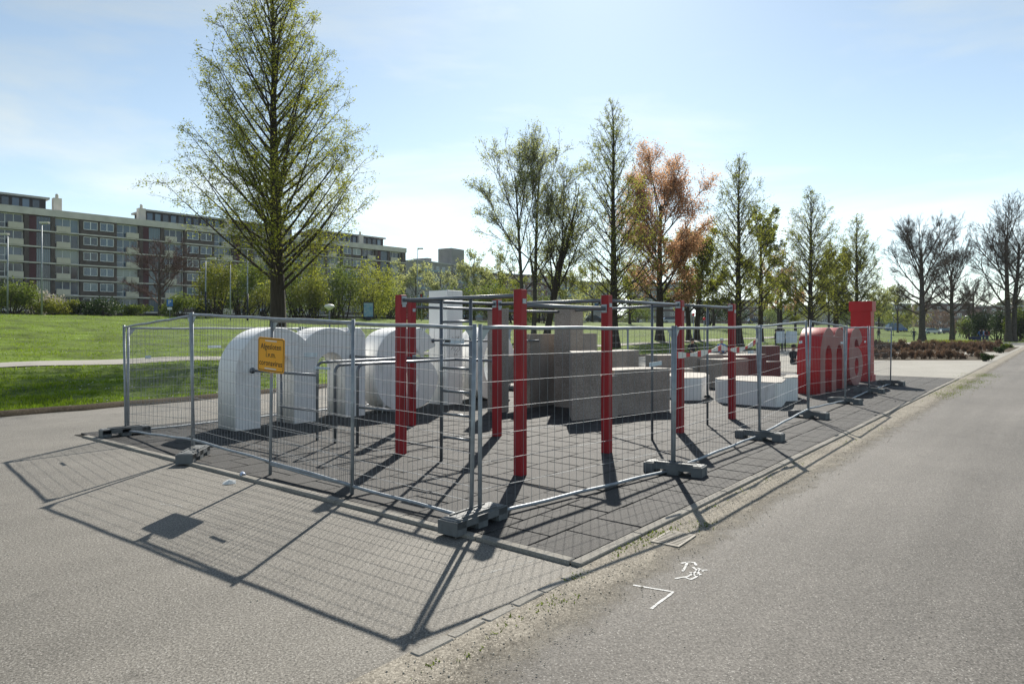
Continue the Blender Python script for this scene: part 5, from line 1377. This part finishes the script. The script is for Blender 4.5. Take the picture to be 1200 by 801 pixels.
# far wooded belt that closes the horizon
def belt():
    g = np.random.default_rng(77); n = 46000
    ang = g.uniform(R(-42), R(42), n); dist = g.uniform(420, 520, n)
    hmax = 9 + 3 * np.sin(ang * 23) + 2.5 * np.sin(ang * 61 + 1) + 2 * np.sin(ang * 131)
    z = g.random(n) ** 0.8 * hmax
    C = np.stack([np.sin(ang) * dist, np.cos(ang) * dist, z + 2.2], -1)
    a = norm(g.normal(0, 1, C.shape)); b = norm(np.cross(a, g.normal(0, 1, C.shape)))
    s = g.uniform(.6, 1.6, n)[:, None]
    V = np.stack([C - a * s, C - b * s * .7, C + a * s, C + b * s * .7], 1).reshape(-1, 3)
    tag(link('far_wood', np_mesh('far_wood', V, np.arange(len(V)).reshape(-1, 4), leafmat('far_wood', (0.05, 0.06, 0.028), (0.12, 0.12, 0.05), 0.35, 0.03))), 'distant belt of trees on the horizon', 'trees', kind='stuff')
belt()

# ================================================================== STREET FURNITURE
def lamp_post(p, H, label, arm=(1.2, 0), dark=0.0, r=0.075):
    root = empty('lamp_post', p); tag(root, label, 'lamp post', 'street lamp posts')
    mb = MB(); mb.tube([(0, 0, -0.1), (0, 0, H * 0.5), (0, 0, H)], [r, r * .85, r * .55], 10); mb.build('pole', M['galv'], root)
    if dark:
        mb = MB(); mb.tube([(0, 0, 0), (0, 0, dark)], r * 1.15, 10); mb.build('painted_base', M['navy'], root)
    if arm:
        mb = MB(); mb.tube([(0, 0, H), (arm[0] * .5, arm[1] * .5, H + .12), (arm[0], arm[1], H + .16)], 0.035, 6); a = mb.build('arm', M['galv'], root)
        mb = MB(); mb.cbox((arm[0], arm[1], H + .2), (0.75, 0.3, 0.16)); mb.build('lantern', M['bandc'], a)
lamp_post(at_px(49, 60), 8.0, 'tall grey lamp post before the stairwell windows', (0.25, 0))
lamp_post(at_px(9, 60), 6.9, 'grey lamp post at the leftmost balconies', (-0.3, 0))
lamp_post(at_px(241, 66), 5.6, 'grey pole with dark painted base beside the parking sign', (0.6, 0), 2.6)
lamp_post(at_px(270, 64), 5.2, 'thin grey pole between two dark-based poles', None, r=0.06)
lamp_post(at_px(290, 66), 6.9, 'grey pole with dark painted base left of the big trunk', None, 2.6)
lamp_post(at_px(434, 92), 7.4, 'thin grey lamp post above the blue poster board', (0.4, 0))
lamp_post(at_px(489, 90), 9.2, 'tall thin grey lamp post near the traffic light', (0.4, 0))
def globe_lamp(p, H, label, s=1.0):
    root = empty('park_lamp', p); tag(root, label, 'park lamp', 'globe park lamps')
    mb = MB(); mb.tube([(0, 0, -.1), (0, 0, H)], 0.05, 8); mb.build('pole', M['tube'], root)
    mb = MB(); mb.lathe([(0.06, H), (0.24 * s, H + .18), (0.30 * s, H + .26), (0.24 * s, H + .36), (0.05, H + .42)], 14); mb.build('lamp_globe', M['lamp_head'], root)
p = at_px(386, 46); globe_lamp(p, 2.25, 'park lamp with flat white globe right of the big trunk', 1.2)
globe_lamp(at_px(889, 100), 3.4, 'white globe park lamp among the rear trunks')
globe_lamp(at_px(837, 150), 4.2, 'far white globe park lamp behind the red end posts')
globe_lamp(at_px(1047, 130), 4.0, 'white globe park lamp right of the red figure one')
globe_lamp(at_px(1133, 120), 3.6, 'white globe park lamp beside the slimmer bare tree')
# parking sign
p = at_px(199, 62); root = empty('parking_sign', p, 0.2); tag(root, 'blue parking sign on a short grey post', 'sign')
mb = MB(); mb.tube([(0, 0, -.1), (0, 0, 1.75)], 0.03, 8); mb.build('pole', M['galv'], root)
mb = MB(); mb.box((-.26, -.05, 1.1), (.26, -.03, 1.75)); mb.build('panel', M['blue'], root)
o = link('lettering', curve_mesh('lettering', None, .002, M['litter'], text='P', size=0.5), root); o.location = (0, -0.053, 1.47)
mb = MB(); mb.box((-.2, -.05, 0.8), (.2, -.03, 1.02)); mb.build('under_plate', M['litter'], root)
# poster board, traffic light, blue traffic sign
p = at_px(432, 80); root = empty('poster_board', p, -0.1); tag(root, 'tall blue poster board on a dark foot', 'poster board')
mb = MB(); mb.box((-.3, -.12, -.1), (.3, .12, .35)); mb.build('foot', M['navy'], root)
mb = MB(); mb.box((-.62, -.1, .35), (.62, .1, 2.15)); b = mb.build('case', M['navy'], root)
mb = MB(); mb.box((-.55, -.115, .45), (.55, -.102, 2.05)); mb.build('poster', M['posterblue'], b)
p = at_px(494, 86); root = empty('traffic_light', p); tag(root, 'traffic light on a pole behind the red posts', 'traffic light')
mb = MB(); mb.tube([(0, 0, -.1), (0, 0, 3.4)], 0.06, 8); mb.build('pole', M['galv'], root)
mb = MB(); mb.box((-.18, -.17, 2.4), (.18, -.03, 3.4)); hd = mb.build('signal_head', M['black'], root)
for z, mm in ((3.2, M['tape_r']), (2.9, M['yellow']), (2.6, M['leaf_dark'])):
    mb = MB(); mb.lathe([(0.1, 0), (0.1, 0.02), (0.04, 0.03)], 10); o = mb.build('lens', mm, hd); o.location = (0, -.172, z); o.rotation_euler = (R(90), 0, 0)
for px, Y, w, h, z, lb in ((702, 150, 3.4, 1.6, 2.6, 'large blue road sign above the parked dark car'), (1046, 240, 5.0, 1.5, 0.4, 'blue panel on the far street behind the lawn')):
    p = at_px(px, Y); root = empty('road_sign', p); tag(root, lb, 'sign')
    mb = MB(); mb.box((-w / 2, -.05, z), (w / 2, .05, z + h)); mb.build('panel', M['blue'], root)
    for x in (-w / 3, w / 3):
        mb = MB(); mb.tube([(x, .12, -.2), (x, .12, z + h)], 0.07, 6); mb.build('pole', M['galv'], root)
# notice boards behind the platform
p = G(921, 413); root = empty('notice_board', p, 0.2); tag(root, 'pair of pale notice boards on thin posts behind the reddish pillar', 'notice board')
for i, x in enumerate((-.46, .46)):
    mb = MB(); mb.box((-.42, -.02, .72), (.42, .02, 1.62)); o = mb.build('board', M['plate'], root); o.location = (x, 0, 0); o.rotation_euler = (0, 0, 0.25 * (-1) ** i)
    mb = MB(); mb.tube([(x * .45, .05, 0), (x * .45, .05, 1.75)], .025, 6); mb.build('post', M['galv'], root)
# ring poles with red tips
for px, lb in ((812.5, 'thin pole with a red tip behind the road-side red post'), (825, 'second thin pole with a red tip, nearer the end red post')):
    p = at_px(px, 48); root = empty('marker_pole', p); tag(root, lb, 'pole')
    mb = MB(); mb.tube([(0, 0, -.1), (0, 0, 2.75 if px < 820 else 2.45)], 0.03, 6); mb.build('pole', M['galv'], root)
    mb = MB(); mb.lathe([(0.02, 0), (0.10, 0.06), (0.10, 0.16), (0.02, 0.22)], 8, (0, 0, 2.7 if px < 820 else 2.4)); mb.build('tip', M['tape_r'], root)

# ================================================================== CARS
def car(p, rz, paint, label, L=4.3, H=1.5, van=False):
    root = empty('parked_car', p, rz); tag(root, label, 'car', 'vehicles on the far street')
    W2 = 0.88
    low = [(-L / 2, .35), (-L / 2, .85), (-L / 2 + .15, .95), (L / 2 - 1.2 if not van else L / 2 - .6, 1.0), (L / 2 - .12, .82), (L / 2, .6), (L / 2, .3)]
    top = [(-L / 2 + .12, .94), (-L / 2 + .5, H - .05), (-L / 2 + .8, H), (0.35 if not van else 1.1, H), (1.15 if not van else L / 2 - .5, .99)]
    def loft(prof, w0, w1):
        n = len(prof); zs = [z for _, z in prof]; lo, hi = min(zs), max(zs)
        mb = MB(); ws = [w0 + (w1 - w0) * (z - lo) / (hi - lo) for z in zs]
        V = [(x, -w, z) for (x, z), w in zip(prof, ws)] + [(x, w, z) for (x, z), w in zip(prof, ws)]
        mb.add(V, [tuple(range(n)), tuple(range(2 * n - 1, n - 1, -1))] + [(i, n + i, n + (i + 1) % n, (i + 1) % n) for i in range(n)])
        return mb
    loft(low, W2, W2 * .97).build('body', paint, root)
    cab = loft(top, W2 * .94, W2 * .76).build('cabin', M['glass'], root)
    mb = MB(); mb.box((-L / 2 + .7, -W2 * .72, H - .02), (0.4 if not van else 1.1, W2 * .72, H + .035)); mb.build('roof', paint, cab)
    for x in (-L / 2 + .8, L / 2 - .85):
        for s in (-1, 1):
            mb = MB(); mb.lathe([(.2, -.1), (.31, -.09), (.32, 0), (.31, .09), (.2, .1)], 16); w = mb.build('wheel', M['tyre'], root); w.location = (x, s * (W2 - .06), .32); w.rotation_euler = (R(90), 0, 0)
            mb = MB(); mb.lathe([(.19, -.105), (.19, .105)], 12); mb.build('rim', M['rim'], w)
    for s in (-1, 1):
        mb = MB(); mb.box((L / 2 - .06, s * .6 - .14, .62), (L / 2 + .01, s * .6 + .14, .76)); mb.build('headlight', M['lamp_head'], root)
        mb = MB(); mb.box((-L / 2 - .01, s * .66 - .1, .68), (-L / 2 + .04, s * .66 + .1, .88)); mb.build('tail_light', M['tape_r'], root)
car(at_px(697, 150), 0.05, M['carblack'], 'dark car parked under the blue road sign')
car(at_px(786, 170), 0.1, M['carwhite'], 'pale car far behind the copper tree trunk')
car(at_px(1092, 175), 0.0, M['carwhite'], 'pale car on the far street behind the round bare tree')
car(at_px(1050, 185), 0.0, M['carblue'], 'blue van on the far street right of the red figure one', 5.2, 2.1, True)
car(at_px(1110, 185), 0.0, M['carblack'], 'dark car on the far street between the bare trees')
car(at_px(885, 190), 0.0, M['carblack'], 'dark car far behind the slim yellow-green tree')
car(at_px(322, 92), 0.7, M['carwhite'], 'pale car half hidden by the bushes near the big trunk')

# ================================================================== PEOPLE
def person(p, rz, top, legs, label, pose='stand', H=1.75, hair=HAIR, cap=None, bag=None, sleeves=True):
    """one continuous skinned body; colours by body zone"""
    root = empty('person', p, rz); tag(root, label, 'person', 'people in the park')
    s = H / 1.75
    J = {}
    if pose == 'sit':
        hip, neck, head = (0, 0, .50), (0, .04, 1.02), (0, -.02, 1.17)
        kn = [(-.12, -.42, .50), (.12, -.42, .50)]; an = [(-.12, -.45, .08), (.12, -.45, .08)]; toe = [(-.13, -.62, .04), (.13, -.62, .04)]
        el_ = [(-.26, -.08, .72), (.26, -.08, .72)]; wr = [(-.12, -.32, .60), (.12, -.32, .60)]
    elif pose == 'walk':
        hip, neck, head = (0, 0, .92), (0, -.02, 1.46), (0, -.05, 1.62)
        kn = [(-.10, -.20, .50), (.10, .06, .48)]; an = [(-.10, -.22, .09), (.10, .36, .14)]; toe = [(-.11, -.40, .04), (.11, .24, .04)]
        el_ = [(-.25, .10, 1.14), (.25, -.06, 1.14)]; wr = [(-.24, -.04, .92), (.24, -.26, .98)]
    else:
        hip, neck, head = (0, 0, .92), (0, 0, 1.46), (0, -.03, 1.62)
        kn = [(-.11, -.02, .50), (.11, -.01, .50)]; an = [(-.12, .02, .09), (.12, .02, .09)]; toe = [(-.14, -.16, .04), (.14, -.16, .04)]
        el_ = [(-.27, .02, 1.14), (.27, .02, 1.14)]; wr = [(-.27, -.10, .90), (.27, -.10, .90)]
    hipv, neckv = Vector(hip), Vector(neck)
    chest = hipv.lerp(neckv, .72); waist = hipv.lerp(neckv, .32)
    V = [hipv, waist, chest, neckv, Vector(head) - Vector((0, 0, .05)), Vector(head) + Vector((0, .01, .05))]
    E = [(0, 1), (1, 2), (2, 3), (3, 4), (4, 5)]; Rr = [.14, .135, .16, .055, .085, .09]
    for i, sg_ in enumerate((-1, 1)):
        b = len(V); V += [hipv + Vector((sg_ * .09, 0, -.04)), Vector(kn[i]), Vector(an[i]), Vector(toe[i])]; E += [(0, b), (b, b + 1), (b + 1, b + 2), (b + 2, b + 3)]; Rr += [.095, .065, .045, .04]
        b = len(V); V += [chest + Vector((sg_ * .19, 0, .07)), Vector(el_[i]), Vector(wr[i]), Vector(wr[i]) + (Vector(wr[i]) - Vector(el_[i])).normalized() * .14]; E += [(2, b), (b, b + 1), (b + 1, b + 2), (b + 2, b + 3)]; Rr += [.062, .045, .034, .036]
    me = bpy.data.meshes.new('body'); me.from_pydata([v * s for v in V], E, []); me.update()
    ob = bpy.data.objects.new('body', me); COL.objects.link(ob)
    sk = ob.modifiers.new('skin', 'SKIN'); sd = ob.modifiers.new('sub', 'SUBSURF'); sd.levels = 2; sd.render_levels = 2
    for i, r in enumerate(Rr): me.skin_vertices[0].data[i].radius = (r * s, r * s * (.75 if i in (0, 1, 2) else 1))
    me.skin_vertices[0].data[0].use_root = True
    nm = bpy.data.meshes.new_from_object(ob.evaluated_get(bpy.context.evaluated_depsgraph_get()))
    bpy.data.objects.remove(ob); bpy.data.meshes.remove(me)
    nm.name = 'body'; nm.materials.clear()
    for m_ in (top, legs, SKIN, M['black']): nm.materials.append(m_)
    nk, hp = neckv.z * s, hipv.z * s
    wrv = [Vector(w) * s for w in wr]
    for f in nm.polygons:
        c = f.center; f.use_smooth = True
        if c.z > nk + .005: k = 2
        elif min((c - w).length for w in wrv) < .13: k = 2
        elif c.z < 0.075: k = 3
        elif pose == 'sit' and (c.z < hp + .06 and c.y < -.1 or c.z < hp): k = 1
        elif c.z < hp + .03 and not (abs(c.x) > .2): k = 1
        else: k = 0
        f.material_index = k
    link('body', nm, root)
    hd = Vector(head) * s
    mb = MB(); mb.lathe([(.02, .155 * s), (.07 * s, .14 * s), (.10 * s, .08 * s), (.105 * s, .02 * s), (.085 * s, .0)], 12)
    o = mb.build('cap' if cap else 'hair', cap or hair, root); o.location = (hd.x, hd.y + .02, hd.z + .0)
    if cap:
        mb = MB(); mb.box((-.06, -.2, .04), (.06, -.08, .055)); mb.build('peak', cap, o)
    mb = MB(); mb.lathe([(.018, 0), (.012, .02)], 6); o = mb.build('nose', SKIN, root); o.location = (hd.x, hd.y - .09, hd.z - .01); o.rotation_euler = (R(90), 0, 0)
    if bag:
        bo = empty('backpack', (0, 0, 0)); bpy.data.objects.remove(bo)
        mb = MB(); mb.bbox((0, .2 * s, 1.0 * s), (.3, .2, .46), .04); mb.build('backpack', bag, root)
    return root
def bench_wall(a, b, h, label):
    return wall_px(a, b, 0.5, h, AG, label, 'stone_bench')
# the two seated people
bench_wall((802, 425.5), (862, 424.0), 0.45, 'low stone bench where two people sit before the lawn')
q = G(812.5, 425); person((q.x, q.y + .18, 0.0), 0.1, CL['black'], CL['black'], 'person in black sitting on the stone bench, back of the taped panel', 'sit')
q = G(847, 424.3); person((q.x, q.y + .18, 0.0), -0.1, CL['blue'], CL['jeans'], 'person in bright blue top and pale cap sitting on the bench', 'sit', cap=CL['white'])
q = G(909, 411); person((q.x, q.y, 0), 1.2, CL['black'], CL['black'], 'person in dark clothes standing at the notice boards', 'stand')
q = G(923, 412); person((q.x, q.y + .8, 0), 2.6, CL['navy'], CL['black'], 'person half hidden behind the notice boards', 'stand')
q = G(930, 437); person((q.x, q.y, 0), 0.4, CL['black'], CL['black'], 'person in black crouched on a low step left of the red letter', 'sit', H=1.6)
mb = MB()
for i, (px, py, top, legs, pose, rz, lb, bag) in enumerate([
    (1071, 399.5, 'navy', 'jeans', 'walk', 2.8, 'person in navy jacket walking past the round bare tree', None),
    (1084, 399, 'lightblue', 'white', 'walk', 2.6, 'person in light blue top walking beside the round bare tree', None),
    (1119, 396.5, 'rose', 'grey', 'walk', 3.0, 'person in rose top near the slimmer bare tree', None),
    (1124.5, 395.5, 'navy', 'jeans', 'walk', 0.3, 'person in dark blue walking behind the hedge', None),
    (1130, 396, 'black', 'black', 'walk', 2.0, 'person in black walking by the hedge', None),
    (1135.5, 396.5, 'khaki', 'black', 'stand', 0.0, 'person in khaki standing behind the wagon', None),
    (1140, 397.5, 'black', 'grey', 'stand', 0.8, 'person in black standing next to the wagon', None),
    (1149, 401, 'blue', 'jeans', 'walk', 3.0, 'person in bright blue jacket with dark backpack', 'black'),
    (1152.5, 400.5, 'lightblue', 'jeans', 'walk', 2.8, 'person in pale blue jacket beside the backpack wearer', None),
    (1156.5, 401, 'red', 'jeans', 'walk', 2.4, 'person in red top carrying a dark bag', 'black'),
    (1029.5, 398, 'black', 'jeans', 'stand', 0.0, 'person in black beside the tall red figure one', None)]):
    q = G(px, py); person((q.x, q.y, 0.0), rz, CL[top], CL[legs], lb, pose, 1.75, bag=CL[bag] if bag else None)
q = G(1142, 401.3); root = empty('wagon', q); tag(root, 'dark blue hand wagon beside the walkers', 'wagon')
mb = MB(); mb.bbox((0, 0, .3), (1.1, .6, .45), .04); mb.build('tub', CL['navy'], root)
for x in (-.38, .38):
    for y in (-.28, .28):
        mb = MB(); mb.lathe([(.1, -.03), (.15, -.02), (.15, .02), (.1, .03)], 12); o = mb.build('wheel', M['tyre'], root); o.location = (x, y, .15); o.rotation_euler = (R(90), 0, 0)
mb = MB(); mb.tube([(.55, 0, .45), (.95, 0, .95)], .02, 6); mb.build('handle', M['tube'], root)

# ================================================================== AIR
hz_m = bpy.data.materials.new('thin_haze'); hz_m.use_nodes = True
hn, hl = hz_m.node_tree.nodes, hz_m.node_tree.links
hn.remove(hn['Principled BSDF'])
pv = hn.new('ShaderNodeVolumePrincipled')
pv.inputs['Color'].default_value = (0.80, 0.88, 1.0, 1)
pv.inputs['Density'].default_value = 0.00018
pv.inputs['Anisotropy'].default_value = 0.0
hl.new(pv.outputs['Volume'], hn['Material Output'].inputs['Volume'])
mb = MB(); mb.box((-920, -165, -1.5), (920, 1120, 40))
tag(mb.build('haze', hz_m), 'thin spring haze over the park', 'haze', kind='stuff')
